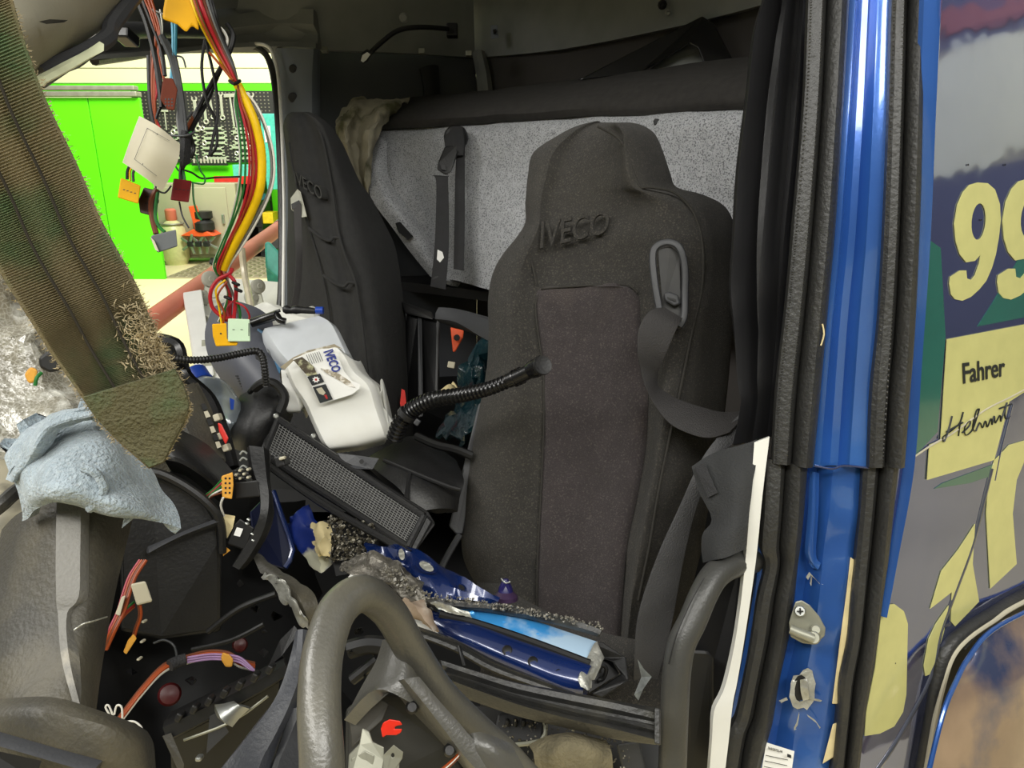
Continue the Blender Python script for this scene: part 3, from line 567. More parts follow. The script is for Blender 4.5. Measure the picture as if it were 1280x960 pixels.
strip('webbing', [(541, 219, 2.2, 561, 221, 2.2), (545, 226, 2.2, 560, 224, 2.2), (545, 260, 2.19, 561, 258, 2.19), (543, 310, 2.18, 561, 308, 2.18), (538, 358, 2.16, 557, 362, 2.16)], [(0, 0), (.5, .002), (1, 0)], .003, beltblk, rs, label='torn strap length with a pale worn spot')
strip('webbing', [(571, 180, 2.24, 581, 180, 2.24), (569, 220, 2.23, 581, 222, 2.23), (568, 280, 2.22, 581, 280, 2.22), (567, 336, 2.2, 580, 338, 2.2)], [(0, 0), (.5, .002), (1, 0)], .003, beltblk, rs, label='second narrower hanging strap end')
plate('worn_spot', [(547, 312, 2.172), (553, 315, 2.17), (555, 322, 2.17), (550, 328, 2.17), (546, 324, 2.17)], .002, white, rs)
revolve('end_eyelet', P(547, 352, 2.17), CAM-P(547, 352, 2.17), [(.016, -.006), (.017, .004), (.009, .005), (.008, -.002)], dark, rs, 14)
# interior lamp on its cable
rl = thing('reading_lamp', 'gooseneck reading lamp with white lens hanging on the upper wall', 'lamp', P(520, 50, 2.5))
pbox('socket', 565, 36, 2.58, 14, 16, .03, dark, rl, bevel=.004)
tube('cable', [(560, 36, 2.57), (525, 34, 2.5), (498, 38, 2.48), (478, 52, 2.47), (461, 68, 2.46)], .008, plastic, rl, n=5)
plate('head', [(452, 66, 2.45), (459, 61, 2.45), (466, 66, 2.45), (460, 77, 2.45), (454, 80, 2.45), (449, 77, 2.45)], .02, plastic, rl, bevel=.003)
plate('lens', [(453, 69, 2.446), (459, 65, 2.446), (463, 68, 2.446), (458, 75, 2.446), (454, 78, 2.446), (451, 76, 2.446)], .01, white, rl)

# ---------------------------------------------------------------- driver seat
ds = thing('driver_seat', 'large dark grey driver seat with a worn brownish centre panel', 'seat', P(720, 860, 1.3))
def drow(y, xl, pl, pr, sm, xr, e=0, dl=0):
    # closed section: front left -> right seam -> side -> back
    xm = (pl+pr)/2
    return [(xl, y, 1.42+e), (xl+(pl-xl)*.45, y-e*20, 1.345+e), (pl, y, 1.352+e), (xm, y, 1.318+e), (pr, y, 1.262+e), ((pr+sm)/2, y, 1.205+e), (sm, y, 1.205+e), ((sm*.55+xr*.45), y, 1.235+e), (xr, y, 1.32+e), (xr-(xr-xl)*.12, y, 1.44+e), ((xl+xr)/2, y, 1.52+e), (xl+(xr-xl)*.06, y, 1.5+e)]
R_ = [drow(153, 742, 752, 765, 775, 788, .10), drow(157, 722, 740, 765, 778, 804, .075), drow(168, 700, 725, 772, 784, 819, .055), drow(190, 668, 710, 770, 788, 829, .045), drow(217, 661, 700, 770, 794, 838, .035), drow(234, 659, 695, 772, 803, 846, .03),
      drow(243, 658, 692, 780, 828, 878, .025), drow(257, 657, 690, 785, 858, 905, .02), drow(278, 657, 688, 788, 872, 917, .01), drow(297, 646, 685, 790, 877, 919, .0), drow(320, 628, 680, 795, 879, 920, .0), drow(345, 616, 674, 798, 878, 920, 0), drow(378, 611, 670, 800, 873, 919, -.01), drow(412, 612, 673, 801, 864, 916, -.015),
      drow(460, 610, 679, 808, 856, 912, -.02), drow(500, 603, 680, 810, 848, 908, -.03), drow(560, 592, 679, 807, 834, 900, -.03), drow(620, 583, 676, 797, 822, 888, -.03), drow(681, 579, 673, 784, 812, 878, -.03), drow(715, 588, 672, 780, 805, 870, -.02), drow(750, 612, 672, 778, 796, 862, -.02), drow(800, 650, 680, 775, 790, 855, -.01), drow(860, 660, 684, 772, 785, 850, 0)]
loft('backrest', R_, fabric, ds, 4, 4, closed=True, caps=True)
def srow(y, a, b, e):
    return [(a+(b-a)*u, y, lerp_) for u, lerp_ in ((0, 1.352+e), (.12, 1.338+e), (.5, 1.312+e), (.88, 1.264+e), (1, 1.264+e))]
loft('centre_panel', [srow(358, 680, 780, -.0), srow(362, 672, 792, -.004), srow(378, 670, 800, -.012), srow(412, 672, 801, -.018), srow(460, 679, 807, -.024), srow(500, 680, 810, -.034), srow(560, 679, 807, -.034), srow(620, 676, 797, -.034), srow(681, 673, 784, -.034), srow(750, 671, 778, -.026), srow(800, 680, 775, -.015), srow(850, 684, 772, -.005)], fabric2, ds, 4, 4, t=.008)
piping = mat('seam_piping', (44, 42, 38), .9, var=.2, scale=200)
tube('seam', [(747, 158, 1.26), (772, 172, 1.255), (784, 192, 1.25), (792, 217, 1.24), (801, 234, 1.232), (812, 234, 1.225), (841, 240, 1.225), (860, 256, 1.22), (873, 280, 1.212), (879, 317, 1.2), (877, 364, 1.2), (866, 411, 1.188), (849, 494, 1.17), (834, 560, 1.17), (822, 620, 1.17), (812, 681, 1.17), (798, 750, 1.18)], .0022, piping, ds, n=4)
tube('seam', [(655, 296, 1.37), (664, 325, 1.35), (671, 356, 1.34)], .0016, piping, ds, n=4)
tube('seam', [(679, 362, 1.345), (670, 378, 1.338), (672, 412, 1.33), (679, 460, 1.325), (680, 520, 1.315), (677, 600, 1.315), (672, 700, 1.315), (671, 760, 1.325)], .0016, piping, ds, n=4)
tube('seam', [(676, 361, 1.34), (735, 357, 1.305), (782, 356, 1.262), (797, 366, 1.25)], .0016, piping, ds, n=4)
e_ = [P(675, 311, 1.338), P(760, 291, 1.288), P(762, 262, 1.29), P(677, 277, 1.34)]
text('embossed_lettering', 'IVECO', e_, fabric, ds, t=.006, off=.006, lift=.0003)
text('embossed_lettering', 'IVECO', [P(370, 229, 2.0), P(404, 251, 1.955), P(402, 234, 1.955), P(368, 214, 2.0)], mat('embossing', (50, 50, 48), .95), None, t=.03, lift=.003)
# belt guide on the shoulder
bgd = 1.165
tube('belt_guide', [(824, 386, bgd), (818, 350, bgd+.004), (816, 318, bgd+.008), (823, 306, bgd+.008), (838, 303, bgd+.005), (850, 311, bgd), (856, 335, bgd), (856, 370, bgd), (855, 396, bgd-.005), (849, 408, bgd-.005)], .0058, trimgrey, ds, n=5, flat=.7)
plate('guide_recess', [(822, 312, bgd+.012), (838, 308, bgd+.01), (850, 318, bgd+.01), (852, 398, bgd+.005), (828, 385, bgd+.01)], .012, mat('recess', (52, 52, 52), .6), ds, bevel=.001)
plate('belt_stop', [(830, 367, bgd-.004), (836, 364, bgd-.004), (848, 369, bgd-.006), (851, 380, bgd-.006), (843, 383, bgd-.006), (831, 376, bgd-.004)], .014, trimgrey, ds, bevel=.003)
plate('belt_stop_slot', [(834, 371, bgd-.0055), (845, 374, bgd-.0075), (845, 377, bgd-.0075), (834, 373.5, bgd-.0055)], .002, dark, ds)
bp_ = [(0, 0), (.06, .0006), (.5, .0004), (.94, .0006), (1, 0)]
strip('seat_belt', [(830, 384, 1.155, 853, 398, 1.15), (812, 389, 1.14, 846, 410, 1.135), (799, 410, 1.13, 834, 438, 1.135), (797, 438, 1.13, 824, 460, 1.15), (801, 462, 1.14, 823, 470, 1.16), (808, 485, 1.14, 822, 479, 1.165), (818, 505, 1.14, 828, 487, 1.17), (836, 528, 1.13, 848, 499, 1.16), (860, 541, 1.12, 878, 509, 1.15), (886, 547, 1.11, 905, 515, 1.14), (912, 540, 1.10, 938, 513, 1.12)], bp_, .0012, belt, ds, n=6)
strip('seat_belt', [(930, 512, 1.12, 944, 530, 1.11), (895, 549, 1.11, 910, 561, 1.105), (872, 583, 1.105, 888, 592, 1.10), (850, 632, 1.10, 869, 640, 1.10), (822, 695, 1.09, 854, 702, 1.10), (798, 768, 1.09, 839, 783, 1.10), (793, 830, 1.10, 822, 850, 1.11), (790, 880, 1.12, 812, 900, 1.12)], bp_, .0012, mat('belt_painted_sheen', (60, 60, 62), .5, var=.1, scale=30, bump=.4, bscale=500), ds, n=6)  # lower belt run in lighter grey, sheen painted into the colour
# side rail and hinge left of the backrest
sr = plate('side_rail', [(606, 500, 1.42), (613, 502, 1.42), (578, 668, 1.38), (570, 668, 1.38), (561, 658, 1.38), (598, 505, 1.42)], .04, trimgrey, ds, bevel=.003)
for x, y, d in ((605, 506, 1.41), (569, 628, 1.375)): revolve('rail_hole', P(x, y, d), CAM-P(x, y, d), [(.004, 0), (.004, .002)], dark, ds, 8)
tube('recline_strut', [(575, 668, 1.38), (562, 690, 1.37), (552, 710, 1.36), (545, 735, 1.35)], .006, trimgrey, ds, n=3)
plate('seat_side_cover', [(608, 460, 1.44), (616, 455, 1.44), (612, 505, 1.43), (603, 505, 1.43)], .03, plastic, ds, bevel=.004)
loft('seat_cushion', [[(590, 700, 1.45), (640, 740, 1.3), (720, 780, 1.25), (800, 800, 1.15), (860, 800, 1.2)], [(600, 760, 1.35), (650, 800, 1.2), (720, 840, 1.14), (800, 860, 1.1), (850, 860, 1.12)], [(600, 900, 1.3), (650, 920, 1.2), (720, 950, 1.12), (800, 980, 1.1), (850, 980, 1.12)]], fabric, ds, 4, 4, t=.05)
# ---------------------------------------------------------------- passenger seat
ps = thing('passenger_seat', 'narrow black passenger seat beside the open far door', 'seat', P(430, 560, 2.1))
def prow(y, xs, xf, xr_, xq, e=0):
    return [(xs, y, 2.18+e), (xf, y, 2.03+e), ((xf*.65+xr_*.35), y+1, 1.985+e), ((xf*.3+xr_*.7), y+1, 1.985+e), (xr_, y, 1.95+e), ((xr_*.5+xq*.5), y, 1.97+e), (xq, y, 2.1+e), (xq-8, y, 2.22+e), (xs+8, y, 2.27+e)]
loft('backrest', [prow(140, 364, 368, 380, 386, .06), prow(145, 358, 362, 388, 397, .02), prow(157, 354, 358, 398, 413, 0), prow(178, 356, 361, 406, 427, 0), prow(203, 359, 364, 411, 438, 0), prow(226, 361, 369, 416, 448, 0), prow(250, 362, 375, 421, 463, 0), prow(280, 363, 384, 424, 477, -.01), prow(305, 363, 391, 429, 488, -.02), prow(334, 364, 399, 440, 494, -.02), prow(381, 365, 409, 451, 500, -.03), prow(430, 366, 414, 458, 506, -.03), prow(500, 368, 418, 462, 512, -.04), prow(570, 370, 420, 466, 510, -.04)], fab_p, ps, 4, 4, closed=True, caps=True)
for pts in ([(386, 285, 1.97), (400, 296, 1.955), (412, 301, 1.95), (418, 297, 1.95), (428, 298, 1.93)], [(404, 344, 1.95), (418, 354, 1.935), (430, 358, 1.93), (436, 353, 1.92), (445, 354, 1.915)]): tube('seam', pts, .004, fab_p, ps, n=5)
tube('seam', [(388, 150, 1.99), (400, 165, 1.95), (408, 195, 1.945), (416, 240, 1.945), (422, 285, 1.93), (432, 320, 1.92), (444, 350, 1.915), (452, 400, 1.91), (460, 470, 1.9)], .0035, fab_p, ps, n=4)
tube('seam', [(362, 178, 2.02), (366, 208, 2.02), (375, 248, 2.01), (386, 284, 2.0), (400, 332, 1.99), (410, 381, 1.98), (416, 440, 1.98)], .003, fab_p, ps, n=4)
o = bpy.data.objects['embossed_lettering.001']; wl = Vector(o.location); o.parent = ps; o.location = wl-wloc(ps)
plate('belt_bezel', [(363, 248, 1.995), (372, 236, 1.99), (376, 240, 1.985), (384, 271, 1.98), (377, 272, 1.98), (364, 262, 1.99)], .012, mat('bezel', (150, 150, 136), .5), ps, bevel=.002)
plate('bezel_slot', [(364, 255, 1.985), (374, 250, 1.98), (376, 256, 1.98), (365, 262, 1.985)], .004, dark, ps)
strip('seat_belt', [(367, 258, 1.985, 376, 254, 1.98), (368, 285, 1.98, 377, 283, 1.98), (370, 320, 1.97, 378, 318, 1.98), (368, 360, 1.97, 377, 350, 1.98), (362, 390, 1.97, 372, 385, 1.98)], [(0, 0), (.5, .001), (1, 0)], .002, belt, ps)
# ---------------------------------------------------------------- between the seats
mb = thing('tall_black_case', 'tall black plastic case standing between the two seats', 'case', P(530, 490, 2.0))
plate('body', [(508, 392, 2.1), (524, 384, 2.1), (548, 400, 2.05), (550, 505, 1.98), (525, 520, 1.98), (505, 500, 2.05)], .12, gloss, mb, bevel=.008)
plate('rim', [(522, 386, 2.09), (527, 387, 2.08), (529, 520, 1.97), (523, 522, 1.97)], .02, trimgrey, mb, bevel=.002)
plate('rim', [(546, 398, 2.04), (550, 400, 2.04), (547, 508, 1.97), (543, 510, 1.97)], .02, plastic, mb, bevel=.002)
plate('lid_bar', [(500, 376, 2.1), (540, 390, 2.05), (542, 400, 2.03), (506, 392, 2.08)], .05, plastic, mb, bevel=.005)
strip('armrest_bar', [(548, 402, 1.9, 553, 384, 1.9), (575, 408, 1.82, 580, 388, 1.84), (612, 428, 1.7, 616, 398, 1.7), (640, 440, 1.62, 642, 404, 1.62)], [(0, 0), (.1, .012), (.5, .016), (.9, .012), (1, 0)], .03, trimgrey, None, label='grey padded bar running behind the driver seat to the black case', cat='armrest')
plate('orange_bracket', [(563, 409, 2.05), (580, 413, 2.05), (579, 422, 2.05), (569, 440, 2.05), (566, 440, 2.05)], .02, orange, None, holes=[ringpts(571, 423, 3.2, 3.8, 10)] and None, bevel=.003, label='orange bracket glimpsed between the seats', cat='bracket')
revolve('bracket_hole', P(571, 422, 2.04), CAM-P(571, 422, 2.04), [(.009, -.002), (.009, .002)], dark, bpy.data.objects['orange_bracket'], 10)
pbox('wiring_plug', 564, 456, 1.95, 9, 8, .02, paper, None, rot=10, label='small white plug below the orange bracket', cat='plug')
loft('torn_rag', [[(548, 490, 1.92), (556, 484, 1.88), (566, 480, 1.9)], [(552, 500, 1.9), (562, 498, 1.86), (572, 494, 1.88)], [(566, 476, 1.92), (572, 486, 1.9), (576, 498, 1.9)]], cream, None, 4, 4, t=.01, crumple=.01, label='scrap of pale rag behind the ribbed hose', cat='rag')
loft('plastic_bag', [[(598, 430, 1.75), (610, 424, 1.7), (622, 430, 1.7)], [(584, 455, 1.78), (600, 450, 1.66), (624, 452, 1.68)], [(574, 485, 1.78), (596, 480, 1.64), (624, 480, 1.66)], [(560, 515, 1.78), (590, 518, 1.62), (618, 515, 1.62)], [(545, 545, 1.75), (580, 548, 1.6), (606, 545, 1.58)]], teal, None, 5, 5, t=.01, crumple=.03, cs=16, label='dark teal glossy plastic sack behind the driver seat', cat='bag')
plate('red_strap_end', [(502, 486, 1.93), (506, 488, 1.93), (508, 505, 1.93), (504, 518, 1.93), (500, 505, 1.93)], .004, redp, None, label='small red belt release beside the passenger seat', cat='release tab')
# ---------------------------------------------------------------- curtain
fold = [(0, 0), (.06, .018), (.14, .024), (.24, .008), (.34, -.018), (.44, -.022), (.52, -.004), (.60, .014), (.68, .006), (.76, -.016), (.86, -.012), (.94, .006), (1, 0)]
strip('curtain', [(962, -60, 1.0, 1012, -60, .98), (955, 0, 1.02, 1009, 0, .99), (942, 47, 1.03, 1007, 60, .99), (931, 125, 1.04, 1004, 125, 1.0), (921, 219, 1.05, 996, 210, 1.0), (917, 300, 1.05, 988, 281, 1.0), (916, 362, 1.06, 983, 340, 1.0), (921, 409, 1.06, 978, 400, 1.01), (931, 472, 1.06, 972, 470, 1.01), (936, 505, 1.06, 969, 500, 1.02), (922, 556, 1.07, 964, 546, 1.03)], fold, .003, curt, None, n=6, label='black cab curtain gathered in long folds beside the door pillar', cat='curtain')
vf = thing('fabric_flap', 'torn black fabric flap with a hook-and-loop patch under the curtain', 'fabric', P(905, 700, 1.0))
loft('flap', [[(866, 584, 1.03), (891, 569, 1.02), (918, 560, 1.0), (946, 550, .99)], [(874, 612, 1.02), (896, 610, 1.0), (918, 604, .98), (940, 600, .98)], [(888, 650, 1.0), (904, 646, .98), (920, 642, .97), (936, 640, .975)], [(876, 672, 1.0), (896, 670, .975), (915, 664, .965), (934, 658, .97)], [(878, 706, 1.0), (896, 700, .97), (914, 692, .965), (932, 684, .97)]], mat('flap_cloth', (42, 43, 44), .8, var=.12, scale=30, bump=.4, bscale=400), vf, 4, 4, t=.006, crumple=.004)
plate('hook_patch', [(868, 584, 1.018), (881, 578, 1.014), (897, 616, .993), (885, 622, 1.0)], .004, beltblk, vf)
# ---------------------------------------------------------------- door pillar, seals, outer skin
strip('pillar_skin', [(1054, -60, .945, 1126, -60, .93), (1056, 0, .95, 1118, 0, .935), (1046, 150, .955, 1114, 150, .94), (1034, 300, .965, 1108, 300, .95), (1022, 420, .975, 1100, 400, .96), (1008, 583, .99, 1090, 583, .97)], [(0, 0), (.12, .004), (.2, .006), (.3, -.004), (.38, -.009), (.5, -.008), (.58, .003), (.64, .008), (.8, .009), (1, .007)], .01, blue, cab, n=6)
strip('pillar_skin', [(1000, 583, 1.0, 1082, 583, .985), (990, 674, 1.01, 1074, 660, .99), (976, 783, 1.02, 1062, 760, 1.0), (955, 870, 1.03, 1050, 850, 1.01), (935, 970, 1.04, 1035, 970, 1.02)], [(0, 0), (.1, .004), (.2, -.004), (.3, -.010), (.4, -.002), (.5, .006), (.62, .003), (.8, .008), (.9, .006), (1, 0)], .01, blue, cab, n=6, wob=.006)
tube('pillar_joint', [(1018, 582, .975), (1040, 586, .972), (1055, 582, .968), (1086, 585, .96)], .0016, bluedk, cab, n=4)
loft('pressed_recess', [[(1012, 590, .99), (1018, 590, .985), (1024, 592, .99)], [(1010, 640, .993), (1017, 640, .988), (1023, 642, .993)], [(1006, 690, 1.0), (1014, 694, .995), (1020, 692, 1.0)], [(1016, 704, 1.0), (1022, 712, .998), (1026, 704, 1.0)]], blue, cab, 4, 4, t=.004)
sealp = [(0, -.002), (.04, .007), (.16, .011), (.36, .010), (.44, .004), (.49, -.006), (.55, .004), (.66, .013), (.8, .016), (.93, .009), (1, -.004)]
SA = [(1012, -60, .945, 1066, -60, .93), (1008, 0, .95, 1062, 0, .935), (1003, 125, .955, 1055, 125, .94), (990, 281, .965, 1045, 280, .95), (981, 380, .975, 1035, 390, .96), (969, 487, .985, 1026, 490, .968), (964, 578, .99, 1017, 584, .975)]
strip('door_seal', SA, sealp, .012, rubber, cab, n=8)
SAl = [(957, 572, 1.0, 1010, 583, .985), (953, 640, 1.0, 1006, 640, .99), (950, 683, 1.005, 1002, 680, .995), (955, 705, 1.01, 998, 708, 1.0), (945, 750, 1.015, 993, 752, 1.0), (938, 799, 1.02, 986, 800, 1.005), (926, 861, 1.025, 974, 855, 1.01), (918, 895, 1.03, 967, 900, 1.015), (907, 918, 1.03, 961, 925, 1.02), (902, 970, 1.035, 949, 970, 1.025)]
strip('door_seal', SAl, sealp, .012, rubber, cab, n=6)
strip('door_seal', [(1116, -60, .92, 1166, -60, .905), (1112, 0, .925, 1160, 0, .91), (1108, 150, .93, 1155, 150, .915), (1102, 300, .94, 1150, 300, .925), (1096, 400, .95, 1144, 420, .935), (1087, 490, .955, 1138, 500, .942), (1083, 583, .962, 1132, 583, .95)], sealp, .012, rubber, cab, n=8)
SBl = [(1077, 575, .975, 1125, 580, .96), (1073, 640, .98, 1118, 640, .965), (1067, 700, .985, 1111, 705, .972), (1063, 750, .985, 1103, 755, .977), (1058, 800, .99, 1098, 800, .98), (1048, 850, .995, 1090, 850, .985), (1046, 890, 1.0, 1083, 890, .99), (1038, 970, 1.01, 1074, 970, 1.0)]
strip('door_seal', SBl, sealp, .012, rubber, cab, n=6)
# fabric ribs of the seals (fine raised ribs)
rv, rf = [], []
def ribs(rows, u0, u1, h, n_):
    q = spline([list(P(*r[:3]))+list(P(*r[3:6])) for r in rows], 30)
    for i in range(0, len(q)-1):
        A, B = Vector(q[i][:3]), Vector(q[i][3:]); A2, B2 = Vector(q[i+1][:3]), Vector(q[i+1][3:])
        N = (A2-A).cross(B-A).normalized(); N = -N if N.dot(CAM-A) < 0 else N
        T = (A2-A)*.4; a, b = A.lerp(B, u0)+N*h, A.lerp(B, u1)+N*h; k0 = len(rv)
        rv.extend([a, b, b+T, a+T, a+T*.5+N*.0007, b+T*.5+N*.0007]); rf.extend([(k0, k0+1, k0+5, k0+4), (k0+4, k0+5, k0+2, k0+3)])
ribs(SA, .08, .38, .0095, 0); ribs([(1112, 0, .925, 1160, 0, .91), (1108, 150, .93, 1155, 150, .915), (1102, 300, .94, 1150, 300, .925), (1096, 400, .95, 1144, 420, .935), (1083, 583, .962, 1132, 583, .95)], .08, .38, .0095, 0)
obj('seal_ribs', rv, rf, rubber, cab, smooth=False, kind='stuff')
tube('white_drip', [(1028, 405, .95), (1030, 418, .95), (1026, 432, .952)], .001, cream, cab, n=3)
plate('foam_edge', [(1063, 696, .985), (1068, 700, .985), (1062, 780, .99), (1049, 880, 1.0), (1040, 880, 1.0), (1050, 800, .995), (1058, 740, .99)], .01, cream, cab, bevel=.001)
plate('foam_edge', [(1041, 905, 1.0), (1050, 902, 1.0), (1044, 945, 1.005), (1028, 955, 1.005)], .01, cream, cab, bevel=.001)
PNL = plane3(P(1150, 300, .94), P(1280, 300, 1.06), P(1108, 700, .99))
def O(x, y, off=0): return onplane(x, y, PNL, off)
def decal(name, pts, m, off=.0015, t=.001, holes=None, par=cab): 
    return plate(name, [O(x, y, off) for x, y in pts], t, m, par, dirv=-PNL[1], holes=[[O(x, y, off) for x, y in h] for h in holes] if holes else None)
outer = plate('outer_panel', [O(x, y) for x, y in [(1170, -80), (1420, -80), (1420, 672), (1280, 740), (1240, 763), (1205, 785), (1182, 808), (1166, 850), (1158, 900), (1148, 975), (1060, 975), (1072, 900), (1094, 800), (1104, 740), (1122, 600), (1146, 380), (1158, 200)]], .02, panelm, cab, dirv=-PNL[1])
od = lambda x, y: (O(x, y, .003)-CAM).dot(FWD)
strip('panel_bead', [(a, y, od(a, y), b, y, od(b, y)) for y, a, b in [(-60, 1160, 1180), (0, 1160, 1177), (150, 1154, 1170), (300, 1149, 1163), (450, 1140, 1152), (583, 1131, 1142), (700, 1112, 1120), (770, 1100, 1106)]], [(0, -.005), (.3, .004), (.6, .006), (.9, .002), (1, -.002)], .006, blue, cab, n=6)
nine = [(1222, 228), (1235, 229), (1244, 237), (1250, 255), (1251, 275), (1249, 295), (1245, 318), (1240, 335), (1233, 351), (1224, 362), (1214, 371), (1203, 376), (1194, 374), (1189, 368), (1187, 355), (1188, 346), (1200, 338), (1208, 338), (1209, 348), (1214, 350), (1219, 344), (1224, 330), (1226, 318), (1219, 326), (1208, 328), (1200, 318), (1195, 302), (1193, 280), (1197, 256), (1204, 240), (1212, 231)]
hole = ringpts(1223.5, 277, 9, 23, 18, .08)
decal('digit_nine', nine, film, holes=[hole])
sh = lambda pts: [(x+62+(x-1222)*.06, y-3+(y-300)*.02) for x, y in pts]
decal('digit_nine', sh(nine), film, holes=[sh(hole)])
decal('green_stripe', [(1152, 380), (1162, 300), (1176, 310), (1182, 420), (1172, 540), (1140, 574), (1142, 500)], greenf, .0008)
decal('green_stripe', [(1290, 280), (1290, 395), (1222, 408), (1240, 380), (1270, 330)], greenf, .0008)
decal('green_stripe', [(1246, 582), (1236, 596), (1212, 604), (1168, 611), (1178, 604), (1243, 580)], greenf, .0008)
dec = decal('name_plate_decal', [(1184, 424), (1320, 398), (1320, 465), (1262, 502), (1243, 575), (1159, 600), (1162, 556), (1176, 550)], film, .002)
text('lettering', 'Fahrer', [O(1204, 480, .003), O(1256, 470, .003), O(1256, 446, .003), O(1203, 454, .003)], ink, dec, t=.0005, lift=.0005, off=.015)
# hand-written word as ink strokes
sig = [[(1190, 520), (1186, 536), (1180, 552), (1179, 546), (1190, 538), (1200, 528), (1204, 515), (1200, 530), (1198, 545)], [(1183, 540), (1204, 528)], [(1203, 541), (1212, 532), (1212, 526), (1206, 534), (1207, 544), (1215, 538), (1221, 522), (1224, 511), (1220, 515), (1216, 535), (1220, 539)], [(1220, 539), (1225, 528), (1228, 535), (1232, 526), (1234, 534), (1239, 523), (1240, 531)], [(1240, 531), (1243, 520), (1244, 529), (1250, 519), (1251, 527)], [(1251, 527), (1256, 512), (1259, 503), (1256, 517), (1258, 524), (1263, 520)], [(1249, 511), (1265, 505)], [(1262, 515), (1262, 509)]]
for s_ in sig[:-1]: tube('ink_stroke', [O(x, y, .0035) for x, y in s_], .0013, ink, dec, n=4, seg=5, flat=.3)
letters = [[(1243, 576), (1262, 556), (1300, 545), (1300, 572), (1280, 578), (1271, 600), (1266, 642), (1271, 705), (1238, 736), (1233, 642), (1236, 599)],
 [(1219, 655), (1199, 686), (1177, 714), (1163, 761), (1190, 740), (1189, 777), (1194, 783), (1224, 752), (1216, 705)],
 [(1186, 757), (1170, 780), (1161, 799), (1155, 832), (1157, 845), (1162, 843), (1168, 830), (1180, 790)],
 [(1103, 757), (1118, 755), (1130, 764), (1135, 780), (1133, 868), (1129, 890), (1118, 908), (1100, 917), (1081, 920), (1083, 890), (1094, 835)]]
for l in letters: decal('letter_fragment', l, film, .0015)
tube('film_tear', [O(x, y, .002) for x, y in [(1140, 573), (1162, 558), (1185, 545), (1200, 535), (1232, 512), (1262, 497), (1290, 482)]], .0014, paper, cab, n=4)
tube('panel_crease', [O(x, y, -.004) for x, y in [(1236, 585), (1226, 625), (1212, 680), (1192, 735), (1172, 790), (1160, 845), (1120, 920), (1090, 965)]], .0065, mat('crease_paint', (92, 96, 110), .15, .5, coat=1), cab, n=4, seg=12)
tube('panel_crease', [O(x, y, -.003) for x, y in [(1262, 505), (1248, 560), (1240, 600)]], .005, panelm, cab, n=4, seg=12)
for x, y in ((1210, 206), (1226, 275), (1268, 470), (1193, 790), (1119, 829), (1256, 206)): revolve('paint_chip', O(x, y, .001), PNL[1], [(.0015, 0), (.001, .0008)], dark, cab, 6)
# wheel arch and front wing
tube('arch_trim', [O(x, y, .004) for x, y in [(1400, 688), (1280, 745), (1240, 768), (1205, 790), (1182, 813), (1170, 855), (1162, 905), (1150, 975)]], .011, rubber, cab, n=5, seg=12)
tube('arch_bead', [O(x, y, .014) for x, y in [(1400, 696), (1280, 752), (1243, 775), (1210, 798), (1190, 822), (1178, 860), (1168, 905), (1156, 975)]], .004, paper, cab, n=5)
plate('arch_liner', [O(x, y, -.10) for x, y in [(1400, 690), (1280, 740), (1190, 790), (1160, 850), (1130, 990), (1400, 990)]], .02, dark, cab, dirv=-PNL[1])
wing = thing('wheel_arch_wing', 'dented wing panel with a blue edge below the wheel arch at lower right', 'wing', O(1240, 960, .06))
wg = mat('wing_floor_reflection', (150, 128, 110), .22, .35, var=.3, scale=7, coat=1); overlay(wg, (66, 76, 110), 4, .5, .6)  # beige floor reflection painted into the wing colour
loft('wing_skin', [[O(1420, 690, .02), O(1300, 757, .025), O(1240, 790, .03), O(1212, 825, .03)], [O(1420, 760, .05), O(1300, 830, .06), O(1240, 850, .05), O(1198, 850, .035)], [O(1420, 860, .05), O(1300, 900, .07), O(1240, 905, .06), O(1180, 895, .04)], [O(1420, 990, .05), O(1300, 990, .08), O(1230, 990, .07), O(1156, 990, .05)]], wg, wing, 4, 4, t=.006)
tube('wing_edge', [O(1420, 688, .022), O(1300, 755, .026), O(1240, 788, .031), O(1211, 822, .032), O(1196, 850, .037), O(1178, 895, .042), O(1155, 990, .052)], .0035, blue, wing, n=5)
tube('loose_wire', [O(x, y, .02) for x, y in [(1205, 812), (1216, 800), (1226, 798), (1236, 790)]], .0018, W['black'], cab, n=4)
# white trim strip beside the lower seal
strip('white_strip', [(943, 553, .985, 962, 546, .98), (938, 620, .985, 953, 620, .985), (932, 700, .99, 945, 700, .99), (921, 790, .995, 932, 790, .995), (907, 856, 1.0, 922, 850, 1.0), (893, 888, 1.0, 916, 880, 1.0), (890, 925, 1.005, 911, 925, 1.005), (886, 975, 1.01, 905, 975, 1.01)], [(0, 0), (.5, .0), (1, 0)], .012, whitep, cab, n=4, ang=30)
strip('sill_edge', [(951, 600, 1.02, 958, 600, 1.01), (944, 720, 1.03, 952, 720, 1.02), (932, 800, 1.035, 942, 800, 1.03), (917, 880, 1.04, 930, 870, 1.035), (908, 925, 1.045, 918, 925, 1.04)], [(0, 0), (.5, .003), (1, 0)], .01, blue, cab, n=4)
